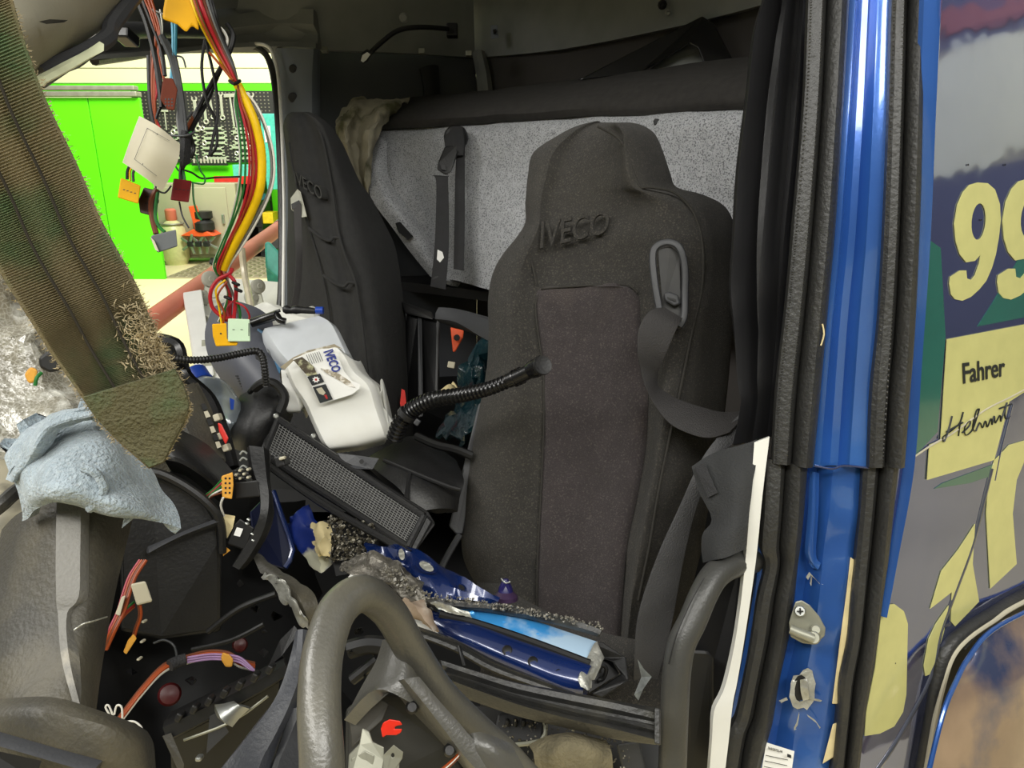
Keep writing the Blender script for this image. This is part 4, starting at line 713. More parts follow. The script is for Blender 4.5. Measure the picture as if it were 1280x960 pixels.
# striker
sk = thing('door_striker', 'cast metal door striker bolted to the blue pillar', 'striker', P(1008, 780, .985))
plate('striker_plate', [(994, 752, .985), (1002, 750, .984), (1012, 756, .983), (1024, 770, .98), (1032, 785, .98), (1031, 795, .98), (1018, 806, .982), (1003, 804, .985), (988, 796, .988), (986, 778, .988)], .008, galv, sk, bevel=.002)
p = P(1000, 764, .982); revolve('screw', p, CAM-p, [(.007, -.002), (.0075, .002), (.006, .004), (.003, .004), (.0025, .002)], steel, sk, 16)
text('screw_cross', '+', [P(996, 768, .975), P(1004, 768, .975), P(1004, 760, .975), P(996, 760, .975)], dark, sk, t=.001)
tube('striker_bar', [(988, 786, .975), (1004, 793, .968), (1016, 798, .966)], .0065, galv, sk, n=3, seg=12)
p = P(1017, 797, .968); revolve('pin_head', p, CAM-p, [(.0085, -.012), (.0085, .003), (.007, .005), (.003, .005)], galv, sk, 18)
p = P(1020, 787, .978); revolve('pin_boss', p, CAM-p, [(.007, -.006), (.007, .002), (.005, .004)], galv, sk, 16)
# tears in the pillar
hr = ringpts(1004, 862, 16, 24, 18, .1); random.seed(3)
hr = [(1004+(x-1004)*random.uniform(.7, 1.4), 861+(y-861)*random.uniform(.85, 1.25)) for x, y in hr]
plate('torn_edge', [(x, y, 1.003) for x, y in hr], .003, greybare, cab, holes=[[(x, y, 1.003) for x, y in ringpts(1001, 861, 8.5, 16, 12, .1)]], crumple=.003)
plate('tear_hole', [(x, y, 1.0035) for x, y in ringpts(1000, 860, 9, 16.5, 12, .1)], .002, dark, cab)
loft('torn_lip', [[(1000, 850, 1.0), (1009, 848, .996)], [(1001, 865, 1.0), (1011, 864, .992)], [(1004, 876, 1.0), (1011, 874, .997)]], greybare, cab, 3, 3, t=.001)
for pts in ([(1010, 872), (1016, 874), (1024, 875)], [(1008, 893), (1018, 900), (1024, 908)], [(998, 890), (996, 905), (992, 910)], [(984, 872), (978, 874), (973, 876)], [(1008, 722), (1012, 716), (1020, 724), (1024, 730)], [(1012, 730), (1014, 720)], [(1040, 726), (1044, 740)], [(1057, 745), (1054, 752)]):
    o1 = [(x+random.uniform(-.5, .5), y+random.uniform(-1.5, 0), 1.0) for x, y in pts]; o2 = [(x+random.uniform(.5, 3), y+random.uniform(1, 4), 1.0) for x, y in reversed(pts)]
    mid = [((o1[-1][0]+o2[0][0])/2+random.uniform(1, 4), (o1[-1][1]+o2[0][1])/2, .998)]
    plate('torn_edge', [(a, b, c+(-.012 if b < 700 else 0)) for a, b, c in o1+mid+o2], .002, greybare, cab, crumple=.0015, cs=60)
lb = plate('rating_label', [(958, 928, 1.012), (993, 939, 1.008), (988, 975, 1.01), (950, 975, 1.015)], .001, white, cab)
text('lettering', 'FAHRGESTELL-NR', [P(960, 936, 1.008), P(978, 941, 1.007), P(978, 938, 1.007), P(960, 933, 1.008)], ink, lb); 
for i in range(3): tube('rule_line', [(957-i, 944+i*7, 1.008), (985-i, 950+i*7, 1.005)], .0004, ink, lb, n=1, seg=4)
plate('logo_mark', [(984, 942, 1.003), (989, 944, 1.003), (989, 948, 1.003), (984, 946, 1.003)], .0004, ink, lb)
# black pole of the seat belt frame, box beside it
pole = thing('grab_pole', 'bent grey-black tubular grab pole rising beside the driver seat', 'grab pole', P(840, 960, 1.0))
tube('bar', [(940, 700, 1.03), (915, 706, 1.0), (895, 718, .98), (880, 742, .965), (866, 775, .955), (852, 805, .95), (846, 840, .95), (843, 890, .955), (840, 975, .965)], .0182, mat('pole_plastic', (64, 64, 62), .38, var=.1, scale=8, bump=.15, bscale=300), pole, n=6, seg=18)
tube('mould_line', [(880, 722, .952), (862, 755, .944), (846, 792, .935), (836, 830, .932)], .001, plastic, pole, n=4)
plate('belt_reel_box', [(858, 820, 1.03), (862, 811, 1.03), (886, 812, 1.03), (892, 822, 1.03), (892, 985, 1.06), (856, 985, 1.05)], .12, dark, None, bevel=.006, label='matt black moulded box behind the grab pole', cat='box')
plate('dark_side_cover', [(870, 760, 1.10), (925, 700, 1.10), (935, 700, 1.10), (905, 890, 1.12), (880, 990, 1.14), (850, 990, 1.15)], .03, mat('cover_dark', (24, 24, 26), .6), cab)
# ---------------------------------------------------------------- dashboard wreck
dash = thing('dashboard_carcass', 'torn-out black dashboard carcass filling the lower left of the cab', 'dashboard', P(230, 940, 1.0))
loft('carcass', [[(-60, 560, 1.05), (60, 580, 1.1), (180, 590, 1.2), (300, 600, 1.35), (380, 640, 1.5)], [(-60, 700, .95), (60, 700, 1.0), (180, 700, 1.12), (300, 720, 1.2), (400, 740, 1.35)], [(-60, 820, .8), (60, 830, .9), (180, 820, 1.05), (300, 820, 1.1), (430, 850, 1.2)], [(-60, 1000, .7), (60, 1000, .75), (180, 1000, .9), (300, 1000, .95), (520, 1000, 1.0)]], dark, dash, 5, 5, t=.02, crumple=.035, cs=7)  # dark filler sheet added behind the parts so no light shows through
pl_ = dark
plate('housing_quarter', [(160, 596, .95), (190, 590, .96), (225, 604, .97), (258, 628, .98), (274, 652, .99), (277, 680, .99), (277, 790, 1.0), (200, 800, .96), (150, 790, .93), (150, 640, .93)], .12, plastic, dash, bevel=.006)
strip('housing_ridge', [(184, 692, .935, 186, 686, .935), (230, 672, .955, 228, 665, .955), (277, 655, .975, 274, 647, .975)], [(0, 0), (.5, .006), (1, 0)], .008, trimgrey, dash)
tube('housing_rim', [(158, 598, .94), (190, 590, .945), (225, 604, .955), (258, 628, .965), (275, 652, .975), (278, 690, .985)], .006, plastic, dash, n=5)
loft('instrument_hood', [[(196, 530, 1.06), (222, 536, 1.06), (260, 556, 1.08), (292, 590, 1.1)], [(200, 545, 1.0), (228, 556, 1.0), (262, 580, 1.02), (288, 610, 1.05)], [(206, 575, .98), (228, 580, .98), (256, 598, 1.0), (282, 622, 1.04)], [(215, 590, 1.03), (232, 595, 1.03), (250, 608, 1.05), (275, 628, 1.08)]], plastic, dash, 4, 4, t=.015)
tube('hood_ring', [(205, 428, 1.25), (222, 434, 1.25), (232, 470, 1.25), (262, 500, 1.24), (278, 540, 1.22), (290, 585, 1.2)], .012, gloss, dash, n=5)
plate('vent_housing', [(196, 415, 1.3), (218, 420, 1.3), (226, 460, 1.28), (215, 466, 1.28), (196, 440, 1.28)], .05, gloss, dash, bevel=.004)
strip('switch_panel', [(212, 495, 1.12, 246, 480, 1.17), (220, 520, 1.1, 262, 512, 1.16), (232, 548, 1.09, 274, 548, 1.15), (248, 575, 1.08, 280, 578, 1.14)], [(0, -.01), (.1, .004), (.5, .012), (.8, .01), (.86, .004), (1, .004)], .02, dusty, dash, n=5)
for i in range(6): plate('panel_slot', [(251+i*3.6, 505+i*9.5, 1.13-.003*i), (256+i*3.6, 504+i*9.5, 1.13-.003*i), (260+i*3.4, 511+i*9.5, 1.13-.003*i), (254+i*3.5, 513+i*9.5, 1.13-.003*i)], .003, paper if i % 2 else dark, dash)
for x, y, c in ((270, 522, paper), (275, 545, paper), (281, 560, paper)): pbox('relay', x, y, 1.12, 8, 9, .015, c, dash, rot=-20)
plate('relay_red', [(272, 528, 1.1), (277, 530, 1.1), (286, 548, 1.1), (282, 556, 1.1), (274, 540, 1.1)], .015, redp, dash, bevel=.002)
# foreground column cover
cc = thing('column_cover', 'large scuffed grey plastic cover panel with a raised centre rib at lower left', 'cover panel', P(80, 955, .62))
loft('shell', [[(2, 662, .66), (26, 640, .64), (70, 628, .62), (108, 630, .62), (140, 634, .64), (168, 640, .67)],
 [(-14, 740, .62), (20, 735, .60), (70, 730, .585), (106, 728, .585), (130, 730, .6), (146, 732, .63)],
 [(-30, 830, .58), (10, 825, .56), (70, 822, .55), (96, 820, .55), (115, 822, .565), (129, 824, .60)],
 [(-40, 890, .56), (10, 885, .53), (60, 882, .52), (95, 884, .52), (112, 886, .53), (120, 890, .55)]], dusty, cc, 5, 5, t=.008)
strip('raised_rib', [(70, 629, .612, 107, 631, .612), (69, 700, .587, 106, 702, .587), (70, 745, .573, 104, 747, .573), (74, 770, .568, 88, 768, .568), (79, 820, .546, 90, 814, .546), (90, 880, .517, 101, 884, .517)], [(0, -.003), (.08, .003), (.9, .003), (1, -.003)], .004, overlay(mat('rib_grey', (112, 110, 104), .55, var=.12, scale=12, bump=.25, bscale=260), (160, 154, 140), 18, .58, .68), cc, n=4)
loft('lower_lip', [[(-60, 880, .55), (20, 872, .515), (70, 872, .50), (118, 886, .50), (165, 903, .52), (184, 914, .54)], [(-60, 905, .52), (20, 890, .49), (70, 892, .48), (125, 905, .48), (172, 920, .5), (192, 930, .53)], [(-60, 935, .52), (20, 935, .49), (70, 946, .48), (125, 955, .48), (178, 958, .5), (195, 965, .53)], [(-60, 1010, .54), (20, 1000, .5), (70, 1000, .49), (125, 1000, .49), (178, 1000, .51), (198, 1005, .54)]], dusty, cc, 4, 4, t=.008)
strip('edge_moulding', [(-40, 912, .478, -40, 920, .478), (0, 923, .474, 0, 932, .474), (60, 940, .47, 58, 949, .47), (122, 957, .47, 118, 968, .47)], [(0, 0), (.5, .004), (1, 0)], .006, trimgrey, cc)
plate('dark_gap', [(-20, 935, .47), (52, 951, .465), (44, 975, .465), (-20, 975, .465)], .004, dark, cc)
tube('scratch', [(92, 788, .552), (104, 780, .556), (118, 776, .56), (134, 771, .585)], .0006, greybare, cc, n=3, seg=4)
# left bodywork under glass
bl = thing('windscreen_frame', 'battered pale windscreen frame edge at the far left behind the towel', 'frame', P(10, 660, .8))
loft('frame_skin', [[(-60, 560, .95), (0, 570, .92), (60, 560, .95)], [(-60, 640, .85), (0, 640, .83), (50, 625, .86)], [(-60, 760, .75), (-10, 740, .74), (20, 700, .78)]], overlay(mat('frame_paint', (150, 144, 124), .5, var=.15, scale=8), (60, 58, 52), 9, .52, .6), bl, 4, 4, t=.02, crumple=.01)
tube('frame_seal', [(-30, 655, .80), (0, 632, .80), (18, 616, .82), (40, 600, .85)], .008, rubber, bl, n=4)
for x, y in ((4, 688), (12, 668)): plate('frame_slot', [(x-8, y+8, .765), (x+2, y-2, .765), (x+6, y, .765), (x-6, y+12, .765)], .004, dark, bl)
# shattered windscreen
loft('shattered_windscreen', [[(-80, 300, 1.0), (-20, 320, 1.0), (4, 340, 1.02), (40, 395, 1.05)], [(-80, 400, .98), (0, 400, .98), (50, 420, 1.0), (96, 440, 1.06)], [(-80, 480, .95), (0, 480, .95), (80, 480, .98), (150, 480, 1.06)], [(-80, 560, .92), (20, 545, .92), (110, 530, .96), (215, 540, 1.08)], [(-80, 640, .9), (20, 630, .9), (100, 610, .95), (200, 600, 1.05)]], glassm, None, 7, 7, t=.006, crumple=.03, cs=14, label='sheet of crazed shattered windscreen glass slumped at the left edge', cat='windscreen', ang=20)
for pts, c, lb in (([(60, 438, .85), (72, 446, .85), (78, 462, .85), (62, 466, .85), (50, 460, .85), (48, 448, .85)], dark, 'black cable plug lying on the shattered glass'), ([(30, 468, .86), (38, 458, .86), (48, 462, .86), (44, 478, .86), (36, 480, .86)], orc, 'small tan plug lying on the shattered glass')):
    plate('cable_plug', pts, .03, c, None, bevel=.003, label=lb, cat='plug')
tube('cable_tail', [(52, 466, .845), (46, 472, .84), (44, 482, .84)], .002, W['green'], None, n=3, label='short green wire between two plugs on the shattered glass', cat='wire')
# ---------------------------------------------------------------- towel
loft('towel', [
 [(60, 522, .66), (80, 514, .66), (105, 510, .66), (118, 512, .66), (128, 526, .67), (134, 540, .68)],
 [(26, 546, .64), (50, 536, .62), (90, 534, .62), (122, 534, .62), (140, 548, .63), (156, 560, .66)],
 [(14, 570, .62), (40, 556, .60), (62, 544, .61), (110, 552, .59), (148, 568, .60), (176, 582, .64)],
 [(12, 592, .61), (30, 584, .59), (62, 574, .575), (110, 574, .575), (150, 596, .585), (198, 604, .63)],
 [(12, 610, .60), (36, 604, .575), (70, 596, .56), (112, 600, .565), (156, 618, .57), (214, 622, .62)],
 [(16, 630, .60), (46, 622, .57), (80, 612, .555), (116, 618, .56), (158, 634, .565), (222, 642, .61)],
 [(22, 650, .61), (50, 634, .58), (78, 632, .57), (112, 636, .575), (168, 644, .58), (220, 660, .60)]], towelm, None, 7, 7, t=.008, crumple=.006, cs=20, label='pale blue terry towel draped over the grey cover panel at left', cat='towel')
tw = bpy.data.objects['towel']
loft('upper_fold', [[(10, 600, .60), (18, 605, .595), (26, 600, .60)], [(16, 570, .60), (28, 572, .585), (38, 575, .59)], [(28, 545, .60), (42, 552, .58), (52, 562, .59)], [(60, 524, .61), (70, 534, .585), (78, 542, .595)], [(104, 512, .61), (106, 524, .59), (108, 534, .60)], [(122, 514, .62), (126, 524, .60), (130, 536, .615)]], towelm, tw, 5, 5, t=.008, crumple=.006, cs=30)
tube('towel_hem', [(104, 585, .563), (118, 590, .562), (126, 600, .563), (130, 612, .563), (122, 628, .565), (112, 636, .57)], .0035, towelm, tw, n=4)
# ---------------------------------------------------------------- hanging lifting strap in the foreground
sw = thing('lifting_strap', 'frayed green-brown webbing strap hanging diagonally across the upper left foreground', 'strap', P(180, 590, .5))
srows = [(-250, -420, .36, -100, -470, .375), (-205, -250, .365, -58, -300, .38), (-142, -20, .38, 2, -70, .40), (-116, 64, .39, 18, 9, .405), (-81, 168, .40, 53, 113, .42), (-36, 263, .42, 98, 208, .44), (-4, 334, .435, 128, 279, .45), (40, 405, .45, 169, 354, .465), (66, 446, .46, 190, 405, .475), (92, 482, .467, 211, 452, .48), (115, 516, .475, 230, 486, .485), (132, 536, .48, 237, 512, .487), (152, 556, .484, 228, 534, .49), (186, 586, .487, 205, 578, .49)]
strip('webbing', srows, [(0, 0), (.04, .0015), (.3, .001), (.5, .0015), (.7, .001), (.96, .0015), (1, 0)], .0035, strapm, sw, n=7)
strip('folded_layer', [(104, 497, .464, 218, 462, .474), (118, 518, .469, 231, 488, .479), (134, 537, .474, 235, 512, .481), (154, 556, .478, 226, 534, .483), (186, 584, .48, 205, 577, .484)], [(0, 0), (.05, .0012), (.95, .0012), (1, 0)], .003, overlay(mat('strap_fold', (90, 86, 60), .9, var=.3, scale=16, bump=.9, bscale=420), (58, 92, 60), 16, .5, .62, amt=.6), sw, n=4, wob=.002)  # darker copy of the strap colour, rib shading painted in
for u in (.36, .68):
    tube('stitch_line', [tuple(r[i]*(1-u)+r[i+3]*u-(.0045 if i == 2 else 0) for i in range(3)) for r in srows[:-1]], .0009, strapd, sw, n=6, seg=5)
tv, tf = [], []
q_ = spline([list(P(*r[:3]))+list(P(*r[3:6])) for r in srows], 26)
for i in range(1, len(q_)-1):                       # raised weft ribs of the webbing
    A, B = Vector(q_[i][:3]), Vector(q_[i][3:]); T = (Vector(q_[i+1][:3])-A)*.55; N = (CAM-A).normalized()
    k0 = len(tv); h0 = N*.0016
    for u in (0.03, .97): tv.extend([A.lerp(B, u)+h0, A.lerp(B, u)+h0+T*.5+N*.0008, A.lerp(B, u)+h0+T])
    tf.extend([(k0, k0+3, k0+4, k0+1), (k0+1, k0+4, k0+5, k0+2)])
obj('weft_ribs', tv, tf, strapm, sw, smooth=False, kind='stuff')
fv, ff = [], []
random.seed(11)
def hair(o, d, l):
    k0 = len(fv); s = Vector((random.uniform(-1, 1), random.uniform(-1, 1), random.uniform(-1, 1))).normalized(); a = o
    w_ = s*.00035; m1 = o+d*l*.5+s*l*.25; e1 = o+d*l+s*l*.1
    fv.extend([o-w_, o+w_, m1+w_, m1-w_, e1]); ff.extend([(k0, k0+1, k0+2, k0+3), (k0+3, k0+2, k0+4)])
for i in range(1500):
    j = random.randrange(len(q_)-2); A, B = Vector(q_[j][:3]), Vector(q_[j][3:]); side = random.random() < .6
    o_ = (B if side else A)+Vector((random.uniform(-1, 1),)*3)*.0008; d_ = ((B-A) if side else (A-B)).normalized()
    d_ = (d_+Vector((random.uniform(-.8, .8), random.uniform(-.8, .8), random.uniform(-.8, .8)))).normalized()
    hair(o_, d_, random.uniform(.001, .0032))
for i in range(1300):
    j = int(random.gauss(.655, .045)*len(q_)); j = max(0, min(len(q_)-2, j)); A, B = Vector(q_[j][:3]), Vector(q_[j][3:]); u = 1-abs(random.gauss(0, .16))
    d_ = ((B-A).normalized()*random.uniform(-.4, 1)+(CAM-A).normalized()*random.uniform(0, .8)+Vector((0, 0, random.uniform(-1, .6)))).normalized()
    hair(A.lerp(B, u)+(CAM-A).normalized()*.003, d_, random.uniform(.002, .008))
obj('frayed_fibres', fv, ff, fray, sw, smooth=False, kind='stuff')
# ---------------------------------------------------------------- hanging wiring
def wires(par, lst, d0=0):
    for col, r, pts in lst:
        if pts[0][1] <= -20: pts = [(pts[0][0]-14, -230, pts[0][2] if len(pts[0]) > 2 else 1.05), (pts[0][0]-6, -120, pts[0][2] if len(pts[0]) > 2 else 1.05)]+list(pts)
        tube('wire', [(p[0], p[1], (p[2] if len(p) > 2 else 1.05)+d0) for p in pts], r, W[col], par, n=5, seg=7)
h1 = thing('hanging_wiring_loom', 'left hanging wiring loom of brown, black and blue wires with plugs and a paper tag', 'wiring', P(215, 200, 1.05))
wires(h1, [
 ('black', .0045, [(168, -20), (184, 30), (194, 70), (200, 110), (203, 135)]), ('black', .003, [(175, -20), (188, 25), (201, 60), (206, 95)]),
 ('orange', .0025, [(176, -20), (188, 15), (195, 45), (191, 85), (191, 130), (197, 162)]), ('orange', .002, [(182, -20), (192, 20), (199, 50), (194, 90), (194, 140), (198, 165)]),
 ('orange', .002, [(186, -20), (194, 15), (200, 40), (199, 70), (205, 100)]), ('brown', .0022, [(172, -20), (184, 20), (190, 60), (188, 100), (192, 140), (196, 168)]),
 ('black', .0035, [(186, 70), (187, 110), (190, 140), (196, 166)]), ('red', .0015, [(193, 95), (196, 115), (192, 140), (200, 160)]), ('white', .0012, [(200, 12), (203, 35), (201, 65), (204, 100)]),
 ('grey', .0018, [(188, 10), (198, 22), (202, 45), (199, 75)]), ('grey', .0015, [(190, 12), (205, 18), (214, 20)]),
 ('blue', .003, [(206, -20), (215, 20), (217, 60), (214, 102)]), ('blue', .0025, [(211, -20), (219, 20), (219, 60), (217, 100)]), ('blue', .0018, [(215, -20), (220, 15), (220, 50), (219, 80)]),
 ('dkgrey', .005, [(202, 45), (214, 72), (222, 105), (226, 140), (229, 175)]), ('dkgrey', .003, [(208, 50), (218, 70), (226, 110), (231, 150), (233, 178)]), ('grey', .002, [(214, 90), (224, 120), (222, 150), (226, 175)]),
 ('black', .0022, [(204, 128), (198, 140), (194, 152)]), ('green', .0012, [(228, 205), (224, 214), (216, 200), (214, 180), (220, 170), (232, 168), (240, 165)]),
 ('black', .0014, [(228, 212), (240, 216), (252, 223), (270, 222), (299, 221, 1.0)]), ('green', .0012, [(245, 194), (250, 212), (256, 222), (254, 230), (240, 228)]),
 ('black', .0013, [(214, 232), (206, 241), (196, 238)]), ('dkgrey', .0013, [(218, 70), (228, 72), (232, 84)]), ('dkgrey', .0013, [(220, 85), (223, 90)]),
 ('black', .003, [(228, 200), (226, 215), (226, 226)]), ('green', .002, [(226, 200), (229, 215), (231, 226)]),
 ('brown', .004, [(196, 236), (189, 252), (190, 272), (195, 292)]), ('red', .002, [(195, 238), (187, 255), (191, 280), (193, 292)]), ('green', .0025, [(197, 240), (194, 268), (198, 282), (206, 290)]),
 ('green', .0014, [(241, 228), (242, 250), (247, 268), (252, 275)]), ('dkgrey', .0012, [(224, 252), (228, 270), (236, 285)]),
 ('black', .0022, [(159, 224), (160, 212), (168, 200), (185, 180)]), ('yellow', .0015, [(163, 226), (163, 213), (172, 200), (188, 182)]), ('dkgrey', .002, [(167, 227), (167, 214), (176, 200), (190, 184)]), ('black', .0012, [(194, 205), (196, 222), (194, 240)])])
strip('taped_joint', [(226, 165, 1.04, 236, 166, 1.04), (224, 182, 1.035, 236, 184, 1.035), (225, 202, 1.035, 234, 204, 1.035), (227, 208, 1.04, 232, 208, 1.04)], [(0, 0), (.25, .006), (.75, .006), (1, 0)], .008, beltblk, h1)
tube('cable_tie', [(210, 169, 1.035), (230, 170, 1.03), (244, 165, 1.04)], .0016, W['dkgrey'], h1, n=3)
def conn(par, name, pts, d, t, m, lab, holes=(), side=None):
    c = plate(name, [(x, y, d) for x, y in pts], t, m, par, bevel=.0015, label=lab)
    for (x, y, w_, h_) in holes: plate('socket', [(x-w_/2, y-h_/2, d-.0003), (x+w_/2, y-h_/2, d-.0003), (x+w_/2, y+h_/2, d-.0003), (x-w_/2, y+h_/2, d-.0003)], .001, dark, c)
    return c
conn(h1, 'connector', [(151, 222), (176, 232), (173, 255), (147, 247)], 1.03, .02, yel, 'yellow connector', [(155+i*4.5, 237+i*1.5, 2.5, 1) for i in range(4)])
conn(h1, 'connector', [(204, 97), (216, 98), (222, 112), (218, 138), (209, 137), (200, 124)], 1.02, .02, brn, 'brown connector', [(207+i*4, 124+j*4, 2, 2) for i in range(3) for j in range(3)])
conn(h1, 'connector', [(180, 234), (196, 238), (199, 252), (190, 270), (175, 266), (173, 250)], 1.05, .02, dbrn, 'dark brown connector', [(184, 246, 6, 2), (184, 254, 6, 2)])
conn(h1, 'connector', [(217, 223), (240, 226), (236, 253), (213, 250)], 1.03, .022, dred, 'dark red connector', [(220+i*5, 236+i*.6, 2.5, 1) for i in range(4)])
c = conn(h1, 'connector', [(190, 294), (220, 287), (222, 308), (197, 316), (188, 298)], 1.02, .02, gryc, 'grey connector'); plate('terminal_face', [(188, 296, 1.015), (193, 301, 1.015), (199, 315, 1.015), (194, 312, 1.015)], .01, paper, c)
tag = thing('paper_tag', 'curled beige paper tag hanging among the wires in front of the green door', 'tag', P(190, 235, 1.0))
loft('sheet', [[(174, 145, 1.0), (198, 158, .985), (225, 180, 1.0)], [(163, 174, .99), (190, 188, .975), (222, 202, .99)], [(153, 203, 1.0), (178, 220, .985), (203, 239, 1.0)]], paper, tag, 5, 5, t=.0008)
for a, b in (((178, 206), (197, 167)), ((186, 203), (198, 180)), ((190, 200), (196, 190))): tube('print_line', [(a[0], a[1], .981), (b[0], b[1], .981)], .0005, W['dkgrey'], tag, n=1, seg=4)
for a, b in (((168, 199), (184, 160)), ((184, 160), (212, 176)), ((168, 199), (196, 220))): tube('print_border', [(a[0], a[1], .985), ((a[0]+b[0])/2, (a[1]+b[1])/2, .977), (b[0], b[1], .985)], .0003, W['grey'], tag, n=2, seg=4)
plate('relay_holder', [(211, -30, 1.0), (204, 12, 1.0), (203, 24, 1.0), (214, 28, 1.0), (222, 31, 1.0), (233, 41, 1.0), (240, 32, 1.0), (249, 39, 1.0), (247, 20, 1.0), (241, -30, 1.0)], .03, yel, h1, bevel=.003, label='broken yellow plastic relay holder')
h2 = thing('main_wiring_loom', 'long hanging loom of yellow, red and green wires ending in two plugs by the window', 'wiring', P(288, 430, 1.15))
def off(pts, dx, dy=0, dd=0): return [(x+dx, y+dy, d+dd) for x, y, d in pts]
up_ = [(240, -20, 1.0), (252, 20, 1.0), (268, 55, 1.02), (284, 85, 1.03), (293, 103, 1.03)]
for c, r, dx, dd in (('yellow', .0028, -6, 0), ('red', .0035, 2, .0), ('pink', .003, 6, .002), ('brown', .003, 10, .0), ('grey', .0025, 14, .004), ('green', .002, -2, -.004), ('red', .0025, 6, -.004), ('dkgrey', .003, 18, .01), ('black', .002, 22, .01), ('orange', .0018, -3, -.006)):
    wires(h2, [(c, r, [(p[0]+dx*(1-i/4.6), p[1]-dx*.15, p[2]+dd) for i, p in enumerate(up_)])])
tube('cable_tie', [(287, 101, 1.02), (293, 105, 1.01), (300, 101, 1.02)], .0024, W['black'], h2, n=3)
lo_ = [(297, 106, 1.03), (309, 130, 1.035), (320, 158, 1.04), (327, 195, 1.05), (325, 235, 1.06), (311, 272, 1.08), (292, 308, 1.1), (279, 336, 1.12)]
tube('yellow_sleeve', lo_, .0062, W['yellow'], h2, n=6, seg=12)
for c, r, dx, dd in (('red', .0022, -4, .0), ('red', .0018, -7, .004), ('red', .0018, -9, -.004), ('green', .0016, -12, 0), ('brown', .0018, -9, .006), ('white', .0013, -16, .004), ('grey', .0022, 7, .004), ('white', .0016, 9, .0), ('orange', .0015, -6, -.006), ('green', .0013, -15, -.004)):
    pts = [(p[0]+dx*1.7*(0 if i == 0 else min(1, .35+.25*i) if i < 5 else (1-.18*(i-4))), p[1]+2*math.sin(i*2+dx), p[2]+dd) for i, p in enumerate(lo_)]
    wires(h2, [(c, r, pts+[(283+dx*.25, 352, 1.13), (290+dx*.4, 372, 1.14), (292+dx*1.2, 402, 1.15)])])
wires(h2, [('red', .003, [(290, 335, 1.12), (287, 342, 1.12), (272, 350, 1.12), (263, 366, 1.12), (266, 385, 1.13), (282, 398, 1.14), (292, 395, 1.15)]), ('red', .003, [(287, 345, 1.12), (293, 352, 1.12), (295, 368, 1.13), (292, 400, 1.14)]), ('yellow', .0016, [(282, 350, 1.12), (270, 362, 1.12), (274, 385, 1.13), (277, 405, 1.14)]), ('orange', .0016, [(284, 352, 1.12), (272, 370, 1.12), (280, 390, 1.13), (279, 405, 1.14)]),
 ('red', .0016, [(295, 378, 1.13), (306, 384, 1.13), (312, 396, 1.14), (308, 402, 1.15)]), ('green', .002, [(296, 376, 1.13), (300, 390, 1.14), (300, 402, 1.15)]), ('pink', .0016, [(292, 376, 1.13), (284, 386, 1.14), (288, 402, 1.15)])])
for p in ((283, 372), (293, 354), (296, 362)): pbox('cable_tie', p[0], p[1], 1.105, 9, 4, .012, W['black'], h2, rot=25)
conn(h2, 'connector', [(265, 405), (283, 404), (284, 424), (298, 428), (296, 432), (270, 433), (266, 420)], 1.13, .02, yel, 'yellow connector', [(276, 417, 2, 2)])
conn(h2, 'connector', [(285, 398), (312, 399), (313, 427), (285, 427)], 1.125, .02, palegr, 'pale green connector', [(292, 412, 3, .8), (302, 412, 3, .8), (311, 412, 1, 16)])
h3 = thing('black_wire_loop', 'black twisted wires looping down from the header to the tape joint', 'wiring', P(250, 190, 1.1))
wires(h3, [('black', .0035, [(284, 30, 1.06), (292, 45, 1.06), (287, 65, 1.06), (276, 85, 1.07), (256, 120, 1.08), (242, 148, 1.08), (232, 168, 1.06)]), ('black', .003, [(287, 62, 1.08), (272, 95, 1.09), (260, 125, 1.09), (246, 150, 1.08), (238, 166, 1.06)]), ('brown', .0028, [(284, 70, 1.09), (262, 110, 1.1), (246, 138, 1.09), (234, 160, 1.06)]),
 ('black', .0022, [(256, 50, 1.07), (252, 85, 1.07), (258, 125, 1.07), (269, 150, 1.07), (271, 180, 1.07), (262, 195, 1.07)]), ('black', .0022, [(257, 52, 1.07), (264, 80, 1.07), (270, 110, 1.07), (272, 140, 1.07), (268, 165, 1.07), (262, 194, 1.07)]), ('black', .003, [(236, 166, 1.06), (242, 185, 1.05), (238, 198, 1.05)]),
 ('orange', .0018, [(262, 66, 1.03), (276, 82, 1.02), (284, 92, 1.02), (292, 100, 1.02)]), ('white', .002, [(268, 34, 1.05), (277, 36, 1.05), (284, 48, 1.05), (282, 60, 1.05)]), ('grey', .002, [(262, -20, 1.05), (266, 10, 1.05), (270, 30, 1.05), (276, 55, 1.04), (284, 84, 1.04)]), ('dkgrey', .002, [(240, 140, 1.07), (234, 148, 1.07), (228, 152, 1.07)])])
# ---------------------------------------------------------------- tanks, hoses, filter in the middle
tk = thing('washer_tank', 'milky plastic fluid bottle with a torn white label lying on the filter housing', 'bottle', P(420, 560, 1.38))
strip('tank_body', [(352, 455, 1.36, 426, 431, 1.36), (354, 464, 1.33, 436, 442, 1.34), (362, 484, 1.33, 448, 462, 1.34), (376, 506, 1.33, 467, 480, 1.34), (388, 532, 1.33, 476, 508, 1.34), (400, 556, 1.33, 486, 538, 1.34), (408, 563, 1.34, 489, 548, 1.35), (416, 567, 1.38, 486, 554, 1.38)], [(0, -.03), (.02, -.01), (.08, 0), (.5, .004), (.92, 0), (.98, -.01), (1, -.03)], .09, hdpe, tk, n=5)
strip('tank_shoulder', [(324, 412, 1.47, 405, 393, 1.5), (330, 422, 1.44, 420, 402, 1.47), (342, 440, 1.42, 432, 425, 1.44), (356, 455, 1.41, 438, 440, 1.42)], [(0, -.03), (.02, -.01), (.08, 0), (.92, 0), (.98, -.01), (1, -.03)], .1, mat('milky_grey', (190, 194, 198), .3, var=.05, sss=.3), tk, n=4)  # shoulder in a greyer milky plastic than the body
